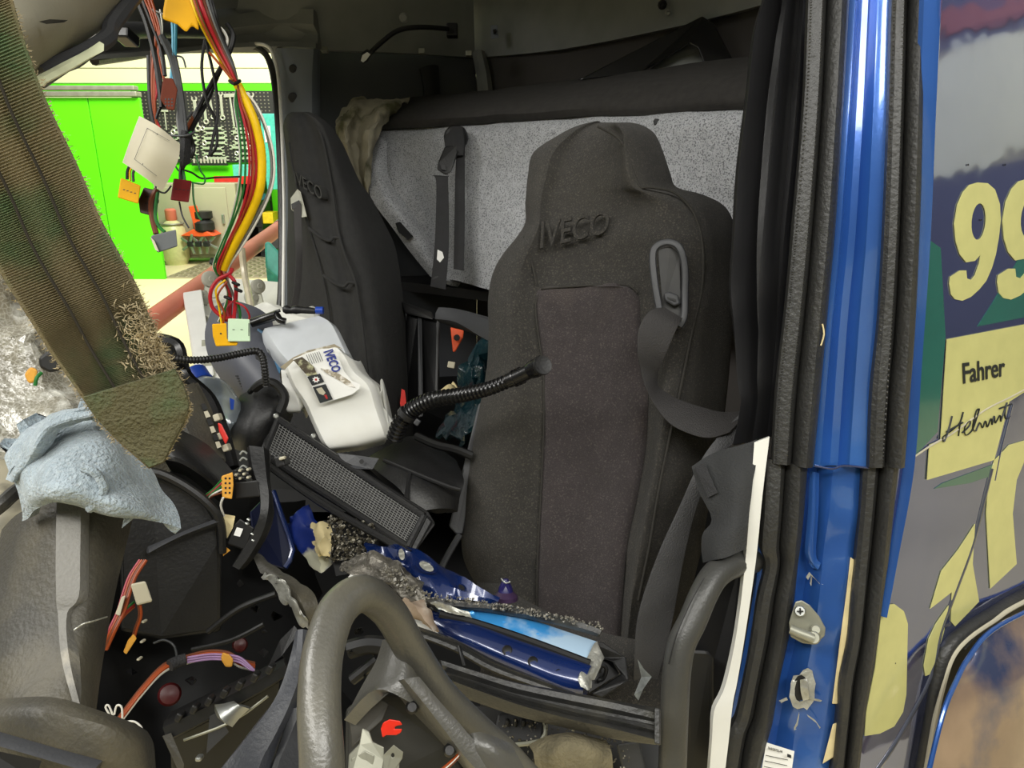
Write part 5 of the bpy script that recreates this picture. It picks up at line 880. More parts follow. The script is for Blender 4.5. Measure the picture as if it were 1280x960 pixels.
strip('side_lobe', [(350, 462, 1.36, 362, 466, 1.35), (352, 490, 1.36, 372, 495, 1.34), (354, 512, 1.36, 378, 512, 1.35), (358, 517, 1.37, 376, 516, 1.37)], [(0, -.01), (.1, 0), (.9, 0), (1, -.01)], .06, hdpe, tk, n=4)
strip('side_flange', [(474, 505, 1.36, 480, 510, 1.38), (482, 530, 1.36, 492, 528, 1.38), (488, 548, 1.36, 496, 540, 1.38)], [(0, 0), (1, 0)], .03, hdpe, tk, n=3)
LD = 1.316
lbl = plate('label', [(366, 449, LD), (384, 441, LD), (402, 436, LD), (419, 435, LD), (422, 445, LD), (430, 464, LD), (440, 476, LD), (450, 480, LD), (449, 486, LD), (440, 493, LD), (402, 505, LD), (392, 488, LD), (383, 470, LD)], .001, white, tk)
LD -= .0025
text('lettering', 'IVECO', [P(404, 440, LD), P(416, 466, LD), P(427, 463, LD), (P(416, 436, LD))], inkb, lbl, t=.0005, off=.03)
i1 = plate('icon_panel', [(384, 471, LD), (400, 467, LD), (405, 477, LD), (390, 482, LD)], .0006, ink, lbl); i2 = plate('icon_panel', [(391, 484, LD), (407, 480, LD), (416, 499, LD), (400, 504, LD)], .0006, ink, lbl)
plate('cog_symbol', [P(395+ (5 if k % 2 else 3.2)*math.cos(k*math.pi/8), 474.5+(5 if k % 2 else 3.2)*math.sin(k*math.pi/8)*.85, LD-.001) for k in range(16)], .0004, white, lbl); plate('cog_centre', [P(395+1.6*math.cos(k), 474.5+1.6*math.sin(k), LD-.0016) for k in range(6)], .0003, inkr, lbl)
plate('belt_symbol', [(395, 486, LD-.001), (402, 484, LD-.001), (407, 491, LD-.001), (404, 494, LD-.001), (399, 492, LD-.001)], .0004, paper, lbl); plate('red_mark', [(405, 494, LD-.001), (408, 493, LD-.001), (410, 498, LD-.001), (408, 499, LD-.001)], .0004, inkr, lbl)
for i in range(7): tube('print_line', [(383+i*2.6, 443.5-i*.7, LD), (388+i*2.6, 455.5-i*.7, LD)], .0004, ink, lbl, n=1, seg=4)
plate('worn_photo', [(367, 450, LD), (378, 446, LD), (392, 458, LD), (396, 468, LD), (384, 470, LD)], .0006, overlay(mat('worn_print', (70, 60, 44), .6, var=.3, scale=60), (190, 190, 150), 40, .5, .6), lbl, crumple=.001)
plate('label_tear', [(400, 461, LD), (412, 463, LD), (425, 468, LD), (438, 476, LD), (445, 484, LD), (436, 482, LD), (420, 474, LD), (408, 468, LD)], .0012, overlay(mat('torn_paper', (170, 160, 140), .8, var=.3, scale=90, bump=.8), (236, 232, 224), 60, .5, .6), lbl, crumple=.003)
plate('dirty_patch', [(350, 459, 1.318), (366, 447, 1.318), (385, 438, 1.318), (418, 430, 1.318), (428, 436, 1.318), (418, 434, 1.318), (386, 441, 1.318), (368, 450, 1.318), (356, 462, 1.318)], .0008, overlay(mat('grime', (150, 140, 118), .8, var=.2, scale=50), (220, 218, 208), 30, .5, .6), tk)
# things above the tank
tube('corrugated_conduit', [(196, 444, 1.2), (236, 450, 1.22), (270, 448, 1.24), (300, 442, 1.26), (320, 439, 1.27), (328, 446, 1.27), (331, 462, 1.27), (333, 482, 1.28)], .0065, plastic, None, n=6, seg=12, corr=.005, label='thin black corrugated conduit crossing in front of the open doorway', cat='conduit')
hs = thing('grey_moulded_cover', 'curved dark grey moulded cover with a row of small holes left of the milky bottle', 'cover', P(300, 490, 1.5))
loft('shell', [[(266, 384, 1.62), (290, 376, 1.6), (320, 384, 1.58), (340, 398, 1.56)], [(256, 415, 1.56), (285, 405, 1.52), (318, 412, 1.5), (345, 430, 1.5)], [(262, 450, 1.52), (292, 445, 1.46), (322, 450, 1.45), (350, 470, 1.46)], [(282, 482, 1.5), (304, 485, 1.45), (330, 490, 1.43), (355, 500, 1.44)], [(300, 500, 1.5), (312, 515, 1.45), (335, 520, 1.43), (360, 525, 1.44)]], mat('cover_grey', (74, 76, 84), .5, var=.1, scale=10), hs, 5, 5, t=.012)
for i in range(8): p_ = (296+i*1.7, 470+i*3.2); plate('vent_hole', [(p_[0]-2, p_[1]-.6, 1.452), (p_[0]+2, p_[1]-1, 1.452), (p_[0]+2, p_[1]+.4, 1.452), (p_[0]-2, p_[1]+.8, 1.452)], .002, dark, hs)
plate('vent_hole', [(319, 443, 1.45), (326, 444, 1.45), (327, 457, 1.45), (321, 456, 1.45)], .004, dark, hs)
plate('blue_backing', [(322, 410, 1.5), (332, 415, 1.5), (352, 452, 1.46), (350, 468, 1.46), (318, 430, 1.5)], .02, mat('steel_blue', (52, 96, 128), .5), hs, bevel=.002)
plate('white_casing', [(306, 388, 1.62), (330, 377, 1.65), (350, 382, 1.65), (362, 390, 1.62), (392, 382, 1.7), (402, 392, 1.68), (396, 400, 1.6), (330, 408, 1.58), (310, 402, 1.6)], .05, mat('pale_casing', (206, 206, 198), .4), None, bevel=.005, label='pale casing behind the top of the milky bottle', cat='casing')
hc = thing('hose_coupling', 'black inline hose coupling with a blue end above the milky bottle', 'coupling', P(370, 392, 1.52))
tube('hose', [(312, 400, 1.5), (330, 395, 1.5), (350, 388, 1.5)], .0035, plastic, hc, n=4); tube('coupling_body', [(354, 387, 1.5, .8), (358, 387, 1.5, 1.3), (364, 388, 1.5, .9), (370, 387, 1.5, 1.3), (376, 387.5, 1.5, 1), (386, 388, 1.5, 1), (394, 389, 1.5, .8)], .007, plastic, hc, n=2, seg=12); tube('blue_end', [(395, 388, 1.49), (404, 388, 1.49)], .0075, mat('cap_blue', (30, 66, 160), .35), hc, n=1, seg=12)
tube('pipe_stub', [(314, 404, 1.47), (330, 399, 1.47), (346, 394, 1.46)], .009, gloss, hc, n=3, seg=12); tube('pipe_elbow', [(346, 394, 1.46), (350, 400, 1.45), (357, 402, 1.45)], .007, gloss, hc, n=3, seg=12)
wb_ = thing('coolant_bottle', 'clear plastic bottle with a blue cap leaning behind the switch panel', 'bottle', P(280, 535, 1.38))
ax0, ax1 = P(283, 532, 1.36), P(243, 466, 1.42); ax_ = (ax1-ax0); L_ = ax_.length
revolve('body', ax0, ax_, [(.03, -.02), (.042, 0), (.044, L_*.45), (.04, L_*.6), (.024, L_*.76), (.02, L_*.8)], mat('clear_bottle', (150, 160, 168), .12, var=.1, trans=.5, spec=.6), wb_, 24)
revolve('cap', ax0+ax_*.78, ax_, [(.024, 0), (.025, .004), (.0235, .008), (.0235, .03), (.02, .033)], mat('cap_blue', (30, 66, 160), .35), wb_, 20)
plate('label', [(287, 497, 1.33), (293, 500, 1.33), (292, 512, 1.33), (288, 512, 1.33)], .002, mat('cap_blue', (30, 66, 160), .35), wb_)
du = thing('black_duct', 'matt black moulded air duct below the grey cover', 'duct', P(310, 555, 1.35))
loft('duct_shell', [[(300, 494, 1.42), (322, 484, 1.38), (345, 482, 1.38), (362, 500, 1.4)], [(290, 515, 1.38), (315, 508, 1.33), (345, 510, 1.33), (366, 520, 1.38)], [(282, 535, 1.36), (305, 540, 1.31), (330, 545, 1.32), (350, 550, 1.36)], [(290, 560, 1.36), (305, 565, 1.32), (325, 568, 1.33), (340, 570, 1.36)]], plastic, du, 4, 4, t=.02)
tube('duct_bead', [(312, 490, 1.36), (322, 482, 1.34), (344, 480, 1.34), (352, 492, 1.36), (345, 520, 1.33)], .005, plastic, du, n=4)
tube('hose', [(318, 486, 1.32), (330, 478, 1.31), (345, 480, 1.31), (356, 496, 1.31), (350, 515, 1.31)], .008, dark, du, n=5)
# filter housing with grille
fg = thing('air_intake_grille', 'long black air intake housing with a fine square-mesh grille in the middle of the wreck', 'air intake', P(430, 640, 1.3))
def bil(u, v, q, dd=0):
    a = [q[0][i]*(1-u)+q[1][i]*u for i in range(3)]; b = [q[3][i]*(1-u)+q[2][i]*u for i in range(3)]
    r = [a[i]*(1-v)+b[i]*v for i in range(3)]; r[2] += dd; return P(*r)
Q = [(348, 524, 1.32), (530, 645, 1.2), (510, 684, 1.17), (330, 568, 1.28)]
plate('back_tray', [(340, 516, 1.35), (536, 640, 1.23), (545, 655, 1.22), (518, 692, 1.19), (322, 572, 1.3)], .06, dark, fg, bevel=.004)
for i in range(4):
    a, b = Q[i], Q[(i+1) % 4]; tube('frame_edge', [a, tuple((a[k]+b[k])/2 for k in range(3)), b], .006, plastic, fg, n=2, seg=8)
gv, gf = [], []
def addbar(a, b, w_):
    t = (b-a).normalized(); n_ = (CAM-a).normalized(); s = t.cross(n_).normalized()*w_; k0 = len(gv)
    gv.extend([a-s, a+s, a+n_*w_*1.2, b-s, b+s, b+n_*w_*1.2]); gf.extend([(k0, k0+2, k0+5, k0+3), (k0+2, k0+1, k0+4, k0+5), (k0, k0+3, k0+4, k0+1)])
for i in range(49): addbar(bil(i/48, 0, Q), bil(i/48, 1, Q), .0005)
for j in range(17): addbar(bil(0, j/16, Q), bil(1, j/16, Q), .0005)
obj('grille_mesh', gv, gf, mat('mesh_grey', (124, 124, 122), .5), fg, smooth=False, kind='stuff')
tube('lower_rim', [(322, 572, 1.26), (400, 628, 1.21), (470, 668, 1.17), (512, 692, 1.14)], .006, plastic, fg, n=4); plate('end_cap', [(505, 680, 1.17), (530, 640, 1.2), (541, 652, 1.2), (520, 690, 1.17)], .03, plastic, fg, bevel=.003)
for x, y in ((345, 520), (392, 545)): revolve('screw', P(x, y, 1.29), CAM-P(x, y, 1.29), [(.005, 0), (.005, .003), (.003, .005)], steel, fg, 8)
plate('mounting_bracket', [(421, 566, 1.27), (445, 569, 1.26), (474, 573, 1.25), (466, 587, 1.25), (445, 586, 1.25), (430, 580, 1.26)], .004, trimgrey, fg, bevel=.001); revolve('bracket_hole', P(452, 577, 1.245), CAM-P(452, 577, 1.245), [(.004, 0), (.004, .001)], dark, fg, 10)
bh = thing('heater_box', 'low black plastic heater box between the intake grille and the driver seat', 'box', P(520, 640, 1.3))
loft('shell', [[(455, 575, 1.4), (480, 560, 1.42), (520, 545, 1.45), (570, 575, 1.42)], [(475, 592, 1.32), (505, 580, 1.33), (540, 580, 1.34), (580, 600, 1.34)], [(500, 612, 1.28), (530, 608, 1.28), (560, 612, 1.3), (575, 620, 1.32)], [(520, 640, 1.26), (545, 636, 1.26), (565, 636, 1.28), (572, 640, 1.3)]], plastic, bh, 4, 4, t=.02)
tube('box_seam', [(480, 575, 1.35), (520, 592, 1.3), (560, 608, 1.28), (575, 612, 1.28)], .004, dark, bh, n=4)
tube('bent_pipe', [(520, 545, 1.4), (545, 556, 1.38), (570, 562, 1.37), (590, 570, 1.37)], .008, dark, bh, n=4)
plate('panel_rib', [(505, 620, 1.26), (510, 590, 1.3), (514, 591, 1.3), (510, 624, 1.26)], .01, plastic, bh)
hz = thing('ribbed_hose', 'ribbed black hose reaching up onto the driver seat backrest', 'hose', P(500, 550, 1.25))
tube('ribbed_section', [(493, 548, 1.27, 1.0), (500, 530, 1.26, 1.05), (514, 513, 1.25, 1.05), (540, 500, 1.22, 1), (575, 494, 1.2, .9), (610, 486, 1.17, .82), (640, 474, 1.15, .8)], .0145, gloss, hz, n=8, seg=18, corr=.0075)
tube('plain_section', [(636, 476, 1.15), (650, 470, 1.14), (664, 463, 1.13)], .0115, gloss, hz, n=3, seg=18)
tube('end_collar', [(662, 464, 1.13, .95), (668, 461, 1.125, 1.12), (672, 459, 1.12, 1.12), (677, 456, 1.115, 1.1)], .013, gloss, hz, n=2, seg=18); revolve('collar_rim', P(677, 457, 1.112), P(678, 456, 1.1)-P(668, 461, 1.125), [(.0145, 0), (.0155, .002), (.0145, .005), (.01, .004)], plastic, hz, 18)
for i in range(3): tube('clip_ring', [(642+i*4.5, 473.5-i*2, 1.147, 1.1), (644+i*4.5, 472.7-i*2, 1.146, 1.1)], .0125, gloss, hz, n=1, seg=18)
tube('hose_clamp', [(507, 521, 1.252), (511, 516, 1.25)], .0175, plastic, hz, n=1, seg=18); pbox('clamp_lug', 521, 528, 1.24, 7, 8, .01, trimgrey, hz, rot=35)
# ---------------------------------------------------------------- fuse module, torn bits
fm_ = thing('fuse_module', 'curved black fuse module with an orange-yellow multi plug', 'module', P(310, 700, 1.0))
strip('curved_frame', [(308, 558, 1.02, 336, 562, 1.02), (312, 585, 1.0, 338, 600, 1.0), (322, 612, .99, 340, 620, .99), (324, 640, .98, 339, 642, .98), (316, 662, .98, 332, 668, .98), (300, 690, .98, 316, 696, .98), (290, 706, .98, 303, 712, .98)], [(0, -.004), (.15, .004), (.8, .005), (1, -.002)], .012, plastic, fm_, n=5)
conn(fm_, 'multi_plug', [(277, 595), (291, 590), (292, 606), (290, 624), (278, 622), (276, 606)], .97, .02, orc, 'orange-yellow multi plug', [(282+j*5, 598+i*6, 2.5, 2.5) for i in range(4) for j in range(2)])
plate('relay_block', [(293, 603, .985), (322, 600, .985), (326, 621, .985), (294, 624, .985)], .03, dark, fm_, bevel=.002)
for i in range(4):
    for j in range(3): pbox('terminal', 294+i*5, 589+j*5-i*.6, .985, 4, 3.6, .012, paper if (i+j) % 2 else dark, fm_)
for y in (568, 576, 586): tube('coil', [(300, y, 1.0), (304, y-4, 1.0), (309, y-1, 1.0)], .0015, steel, fm_, n=3)
plate('paper_scrap', [(277, 642, .99), (294, 645, .99), (291, 660, .985), (281, 678, .985), (276, 668, .99)], .0015, cream, fm_); plate('paper_scrap', [(278, 680, .985), (288, 688, .985), (279, 695, .985)], .0015, orc, fm_)
cb = plate('circuit_box', [(294, 655, .98), (300, 648, .98), (318, 660, .98), (306, 688, .98), (284, 680, .98)], .02, dark, fm_, bevel=.002)
plate('small_label', [(296, 659, .978), (304, 661, .978), (300, 671, .978), (292, 669, .978)], .001, white, cb)
for x, y in ((308, 655), (315, 668), (310, 650), (316, 676)): pbox('pin', x, y, .975, 5, 3, .006, steel, fm_, rot=30)
for i, c in enumerate(('green', 'pink', 'green', 'white', 'brown')): tube('wire', [(258+i, 618+i*1.5, .99), (266, 612+i*2, .98), (277, 600+i*4, .97)], .0013, W[c], fm_, n=3, seg=6)
tube('wire', [(279, 622, .965), (276, 632, .97), (280, 645, .98)], .0015, W['white'], fm_, n=3)
pbox('side_plug', 349, 577, 1.1, 12, 14, .03, plastic, fm_, rot=-15); pbox('side_pin', 352, 573, 1.09, 8, 4, .01, paper, fm_, rot=-15)
# dark blue liner, bag and package in the footwell
navy = mat('navy_plastic', (16, 22, 48), .35, var=.2, scale=12)
plate('blue_floor_panel', [(340, 612, 1.25), (344, 618, 1.25), (366, 688, 1.2), (355, 712, 1.18), (318, 700, 1.15), (312, 640, 1.2)], .03, navy, None, bevel=.003, label='dark navy plastic panel standing behind the fuse module', cat='panel')
tube('panel_edge', [(342, 614, 1.245), (354, 650, 1.22), (366, 688, 1.195), (356, 710, 1.175)], .004, bluedk, bpy.data.objects['blue_floor_panel'], n=2)
loft('printed_bag', [[(359, 655, 1.25), (372, 640, 1.24), (386, 630, 1.26)], [(366, 668, 1.22), (380, 656, 1.2), (396, 655, 1.22)], [(378, 690, 1.2), (394, 680, 1.17), (412, 680, 1.2)], [(390, 705, 1.2), (402, 714, 1.18), (416, 700, 1.2)]], overlay(mat('bag_blue', (24, 42, 110), .3, var=.2, scale=10), (200, 200, 180), 9, .55, .6), None, 5, 5, t=.006, crumple=.01, cs=25, label='crushed blue and white foil bag in the footwell', cat='bag')
loft('cream_wrapper', [[(386, 658, 1.2), (398, 652, 1.18), (413, 656, 1.2)], [(390, 672, 1.18), (402, 668, 1.16), (416, 676, 1.18)], [(396, 686, 1.17), (404, 690, 1.15), (415, 692, 1.17)], [(400, 696, 1.17), (406, 698, 1.16), (411, 698, 1.17)]], cream, None, 5, 5, t=.004, crumple=.008, cs=30, label='cream paper wrapper lying on the crushed foil bag', cat='wrapper')
random.seed(5)
cv, cf = [], []
def crumb(c, s):
    k0 = len(cv); r = Matrix.Rotation(random.uniform(0, 6), 3, Vector((random.random()+.1, random.random(), random.random())).normalized())
    for v in ((-1, -1, -.6), (1, -.8, -.6), (.8, 1, -.6), (-.9, .7, -.6), (-.5, -.6, .7), (.7, -.3, .6), (.2, .8, .7)): cv.append(c+r@(Vector(v)*s*random.uniform(.6, 1.1)))
    cf.extend([(k0, k0+1, k0+2, k0+3), (k0, k0+4, k0+5, k0+1), (k0+1, k0+5, k0+6, k0+2), (k0+2, k0+6, k0+4, k0+3), (k0+4, k0+6, k0+5), (k0, k0+3, k0+4)])
for i in range(420):
    x, y = random.uniform(408, 470), random.uniform(645, 700)
    if (y-645) > (x-405)*.2-4: crumb(P(x, y, 1.2-(y-645)*.0006+random.uniform(-.01, .01)), random.uniform(.001, .0038))
for i in range(260):
    x, y = random.uniform(620, 790), random.uniform(900, 960); crumb(P(x, y, .98+random.uniform(-.01, .01)), random.uniform(.0008, .002))
obj('glass_crumbs', cv, cf, overlay(mat('crumb', (70, 66, 56), .4, var=.4, scale=90), (170, 165, 150), 150, .55, .62), None, smooth=False, kind='stuff', label='heap of broken glass crumbs and dirt in the footwell', cat='debris')
plate('crumb_bed', [(404, 650, 1.23), (470, 660, 1.23), (480, 710, 1.18), (420, 720, 1.18)], .03, dark, cab)
# torn silver bracket
tb = thing('torn_bracket', 'torn bare-metal bracket edge beside the steering wheel rim', 'bracket', P(370, 790, .95))
loft('sheet', [[(314, 692, 1.0), (322, 693, 1.0), (332, 700, 1.0)], [(326, 716, .97), (336, 712, .965), (350, 712, .97)], [(345, 728, .95), (354, 726, .94), (372, 726, .95)], [(362, 746, .93), (372, 742, .92), (392, 742, .93)], [(372, 762, .92), (380, 762, .91), (398, 760, .92)], [(384, 785, .92), (388, 784, .915), (396, 782, .92)]], dusty, tb, 4, 4, t=.003, crumple=.004, cs=30)
loft('torn_flange', [[(324, 718, .965), (330, 714, .96), (336, 716, .96)], [(338, 728, .945), (344, 722, .935), (350, 724, .935)], [(348, 746, .93), (358, 734, .915), (364, 738, .915)], [(356, 756, .925), (366, 748, .905), (372, 756, .905)], [(366, 758, .92), (374, 764, .9), (380, 772, .9)], [(378, 782, .915), (383, 782, .91), (387, 784, .91)]], greybare, tb, 4, 4, t=.002, crumple=.006, cs=40)
# ---------------------------------------------------------------- loose wiring low left
lw = thing('orange_wire_bundle', 'orange and white wire bundle arching through the dark dashboard cavity', 'wiring', P(170, 900, .8))
arch = [(145, 905, .78), (160, 885, .79), (178, 862, .8), (205, 834, .82), (235, 823, .84), (262, 817, .85), (285, 819, .85), (300, 828, .85), (318, 832, .86)]
for c, r, dy, dd in (('orange', .0022, 0, 0), ('orange', .002, 3, .004), ('brown', .002, -3, .003), ('white', .0013, 5, -.003), ('orange', .0018, 2, -.004), ('white', .0012, 6, .0)):
    wires(lw, [(c, r, [(x, y+dy, d+dd) for x, y, d in arch])])
for dy in (0, 3, 6): wires(lw, [('purple', .0013, [(234, 822+dy, .83), (262, 818+dy, .84), (285, 819+dy, .84), (300, 822+dy, .84), (312, 832+dy*.7, .84), (318, 838, .84)])])
tube('tape_wrap', [(212, 832, .818), (222, 827, .825), (232, 824, .83)], .0065, beltblk, lw, n=3, seg=12)
plate('clip', [(278, 815, .835), (287, 818, .835), (292, 824, .835), (290, 834, .835), (282, 834, .835), (276, 824, .835)], .012, orc, lw, bevel=.002)
for i, pts in enumerate([[(138, 895), (132, 884), (136, 882), (142, 896), (146, 900)], [(143, 893), (146, 882), (152, 884), (153, 898)], [(158, 902), (168, 902), (176, 908), (178, 914)]]): wires(lw, [('white', .001, [(x, y, .76) for x, y in pts])])
lw2 = thing('brown_wire_bundle', 'brown and orange wires with a cream plug hanging beside the grey cover panel', 'wiring', P(150, 800, .8))
for c, dx in (('orange', 0), ('brown', 3), ('orange', 5), ('pink', -3)):
    wires(lw2, [(c, .0018, [(178+dx, 700, .84), (165+dx, 720, .83), (157+dx, 742, .82), (150+dx, 765, .81), (138+dx, 790, .8), (128+dx, 812, .8)])])
for c, dx in (('brown', 0), ('orange', 2.5)): wires(lw2, [(c, .0014, [(173+dx, 756, .82), (174+dx, 770, .82), (169+dx, 785, .82), (165+dx, 798, .82)])])
for c, dx in (('green', 0), ('red', 3), ('orange', 6)): wires(lw2, [(c, .0015, [(168, 752+dx, .83), (155, 764+dx, .82), (142, 782+dx, .81), (130, 802+dx, .8)])])
plate('cream_plug', [(163, 730, .815), (182, 726, .815), (191, 752, .815), (171, 757, .815)], .012, paper, lw2, bevel=.002); plate('white_sleeve', [(152, 746, .81), (157, 744, .81), (150, 770, .805), (144, 768, .805)], .006, paper, lw2, bevel=.001)
plate('tan_plug', [(160, 800, .81), (167, 792, .81), (171, 798, .81), (158, 818, .81), (154, 815, .81)], .008, orc, lw2, bevel=.001)
for i, (x, y) in enumerate(((178, 778), (176, 803), (172, 825))): pbox('terminal_clip', x, y, .9, 4, 3, .01, paper, dash)
for i, (x, y, r) in enumerate(((300, 806, .010), (212, 868, .014))):
    p_ = P(x, y, 1.0 if i == 0 else .93); o = revolve('red_lens', p_, CAM-p_, [(r, -.01), (r, .002), (r*.8, .006), (r*.2, .008)], mat('lens_red', (64, 8, 10), .4), None, 18); setp(o, ('small red round lens above the orange wires', 'larger red lens deep in the dashboard cavity')[i], 'lens')  # red darkened to paint in the shade of the cavity
# radio-slot carrier and grey blade trim
rc = thing('slot_carrier', 'black slotted carrier tray with silver clips below the orange wires', 'tray', P(280, 930, .8))
strip('tray_rail', [(205, 902, .8, 214, 925, .8), (260, 876, .81, 266, 898, .81), (320, 846, .82, 330, 864, .82), (355, 826, .83, 362, 842, .83)], [(0, 0), (.15, .01), (.8, .01), (1, 0)], .03, dark, rc, n=3, ang=30)
for i in range(7): pbox('rail_tooth', 222+i*19, 898-i*10, .79, 8, 12, .012, plastic, rc, rot=28)
plate('tray_side', [(212, 925, .83), (300, 880, .84), (350, 850, .84), (340, 960, .86), (215, 985, .85)], .02, dark, rc, bevel=.002)
strip('silver_clip', [(268, 888, .8, 292, 876, .8), (272, 897, .795, 300, 882, .795), (282, 905, .8, 312, 886, .8)], [(0, 0), (.3, .01), (.6, .004), (1, 0)], .003, steel, rc, n=3)
plate('side_fin', [(262, 895, .8), (272, 890, .8), (286, 915, .8), (258, 942, .8)], .008, trimgrey, rc); plate('pale_flange', [(203, 920, .79), (214, 916, .79), (230, 955, .78), (228, 975, .78)], .003, dusty, rc)
pbox('chrome_clip', 247, 950, .78, 8, 6, .01, steel, rc); tube('rail_bead', [(230, 925, .8), (290, 902, .8), (335, 870, .81)], .0015, galv, rc, n=3)
bd = thing('grey_trim_blade', 'long grey plastic trim blade left of the steering wheel', 'trim', P(330, 960, .7))
strip('blade', [(240, 1000, .66, 332, 1000, .66), (275, 958, .68, 335, 958, .68), (316, 908, .7, 350, 920, .7), (345, 868, .72, 368, 880, .715), (362, 820, .745, 380, 840, .735), (371, 790, .76, 384, 787, .755)], [(0, -.004), (.1, .003), (.5, .006), (.85, .004), (1, -.004)], .01, mat('blade_grey', (66, 68, 74), .45, var=.15, scale=10, bump=.2, bscale=260), bd, n=5)
strip('blade_back', [(336, 1000, .66, 400, 1000, .68), (340, 960, .68, 395, 960, .7), (355, 925, .7, 392, 920, .72), (370, 885, .715, 392, 880, .74)], [(0, 0), (.1, .004), (.9, .004), (1, 0)], .008, trimgrey, bd, n=4)
plate('oval_ring_plate', [(334, 835, .85), (350, 800, .86), (368, 782, .86), (374, 790, .85), (352, 820, .84)], .01, plastic, bd)  # narrow black plastic plate behind the blade tip
# ---------------------------------------------------------------- blue torn beam on the driver seat
bb = thing('torn_body_beam', 'torn-off blue body beam with jagged bare edges lying across the driver seat base', 'body part', P(640, 850, 1.05))
strip('front_face', [(530, 758, 1.08, 540, 788, 1.05), (562, 768, 1.06, 562, 800, 1.03), (600, 780, 1.04, 600, 818, 1.01), (650, 798, 1.02, 650, 840, .99), (700, 815, 1.0, 695, 858, .97), (740, 830, .98, 728, 866, .96)], [(0, -.006), (.1, .003), (.3, .007), (.7, .007), (.9, .003), (1, -.006)], .03, bluedk, bb, n=5)
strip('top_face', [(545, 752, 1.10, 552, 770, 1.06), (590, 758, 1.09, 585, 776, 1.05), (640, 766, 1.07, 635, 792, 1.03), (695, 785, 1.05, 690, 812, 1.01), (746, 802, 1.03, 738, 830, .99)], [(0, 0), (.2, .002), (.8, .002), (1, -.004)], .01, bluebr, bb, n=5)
tube('dark_groove', [(550, 768, 1.055), (590, 778, 1.045), (640, 794, 1.025), (690, 812, 1.005), (737, 830, .985)], .006, dark, bb, n=4)
strip('rear_skin', [(456, 678, 1.16, 462, 700, 1.14), (480, 682, 1.15, 500, 716, 1.11), (515, 684, 1.15, 530, 742, 1.09), (542, 699, 1.14, 560, 750, 1.08), (584, 730, 1.12, 590, 754, 1.08), (625, 748, 1.1, 620, 758, 1.09)], [(0, 0), (.2, .008), (.5, .002), (.75, .008), (1, -.004)], .006, bluedk, bb, n=5, wob=.01)
loft('crumpled_edge', [[(425, 708, 1.12), (434, 714, 1.1), (440, 720, 1.1)], [(445, 697, 1.12), (460, 712, 1.09), (470, 730, 1.07)], [(470, 692, 1.11), (490, 714, 1.08), (500, 738, 1.06)], [(500, 706, 1.1), (515, 728, 1.07), (520, 750, 1.05)], [(520, 728, 1.09), (530, 742, 1.06), (536, 756, 1.05)]], bare2, bb, 6, 6, t=.004, crumple=.012, cs=40)
strip('bare_flange', [(438, 718, 1.08, 436, 724, 1.08), (470, 736, 1.06, 464, 746, 1.06), (505, 752, 1.05, 498, 764, 1.05), (530, 776, 1.04, 524, 790, 1.04), (548, 792, 1.04, 544, 800, 1.04)], [(0, 0), (.5, .004), (1, 0)], .003, whitep, bb, n=4, wob=.004)
for cx, cy, rx, ry, d in ((502, 693, 4, 7, 1.115), (533, 708, 9, 5.5, 1.10), (577, 734, 4, 3, 1.09)):
    plate('pressed_hole', [(cx+rx*math.cos(a)*1.5, cy+ry*math.sin(a)*1.5+rx*.4*math.cos(a), d) for a in [i*.524 for i in range(12)]], .002, bluedk, bb); plate('hole_opening', [(cx+rx*math.cos(a), cy+ry*math.sin(a)+rx*.4*math.cos(a), d-.003) for a in [i*.524 for i in range(12)]], .002, greybare if cx < 560 else dark, bb)
for cx, cy in ((601, 805), (634, 813), (666, 827), (699, 843)): p_ = P(cx, cy, 1.018-(cx-600)*.00042); revolve('rubber_plug', p_, CAM-p_, [(.007, -.006), (.007, .001), (.006, .002), (.003, .0005)], dark, bb, 14)
for cx, cy in ((586, 800), (616, 808), (648, 819), (684, 834), (716, 846)): p_ = P(cx, cy, 1.024-(cx-600)*.00042); revolve('dimple', p_, CAM-p_, [(.005, -.004), (.004, .002), (.002, .003)], bluedk, bb, 12)
for cx, cy in ((590, 767), (630, 780), (672, 795), (720, 816)): p_ = P(cx, cy, 1.066-(cx-590)*.0004); revolve('dimple', p_, CAM-p_, [(.005, -.004), (.004, .002), (.002, .003)], bluebr, bb, 12)
strip('rubber_lip', [(526, 744, 1.06, 526, 750, 1.055), (550, 748, 1.065, 550, 756, 1.055), (597, 752, 1.07, 597, 759, 1.06), (650, 760, 1.06, 648, 768, 1.05), (700, 770, 1.05, 698, 778, 1.04), (754, 785, 1.04, 750, 793, 1.03)], [(0, 0), (.5, .005), (1, 0)], .006, rubber, bb, n=4, wob=.004)
cv, cf = [], []
for i in range(330):
    u = random.random(); x = 526+228*u; y = 744+40*u**1.15+random.uniform(-5, 3); crumb(P(x, y, 1.055-.02*u+random.uniform(-.004, .004)), random.uniform(.0007, .0022))
for i in range(200):
    u = random.random(); x = 480+60*u; y = 715+45*u+random.uniform(-14, 6); crumb(P(x, y, 1.06+random.uniform(-.004, .008)), random.uniform(.0007, .0026))
obj('glass_grains', cv, cf, mat('glass_grain', (120, 116, 106), .3, var=.7, scale=260), bb, smooth=False, kind='stuff')
loft('torn_end', [[(742, 800, 1.02), (748, 808, 1.01), (750, 820, 1.0)], [(734, 828, .985), (741, 836, .975), (746, 838, .98)], [(722, 856, .96), (730, 862, .955), (736, 866, .96)]], greybare, bb, 4, 4, t=.003, crumple=.008, cs=45)
loft('bare_patch', [[(540, 752, 1.05), (560, 756, 1.045), (585, 762, 1.05)], [(548, 762, 1.045), (566, 768, 1.04), (590, 772, 1.045)]], greybare, bb, 5, 4, t=.002, crumple=.006, cs=60)
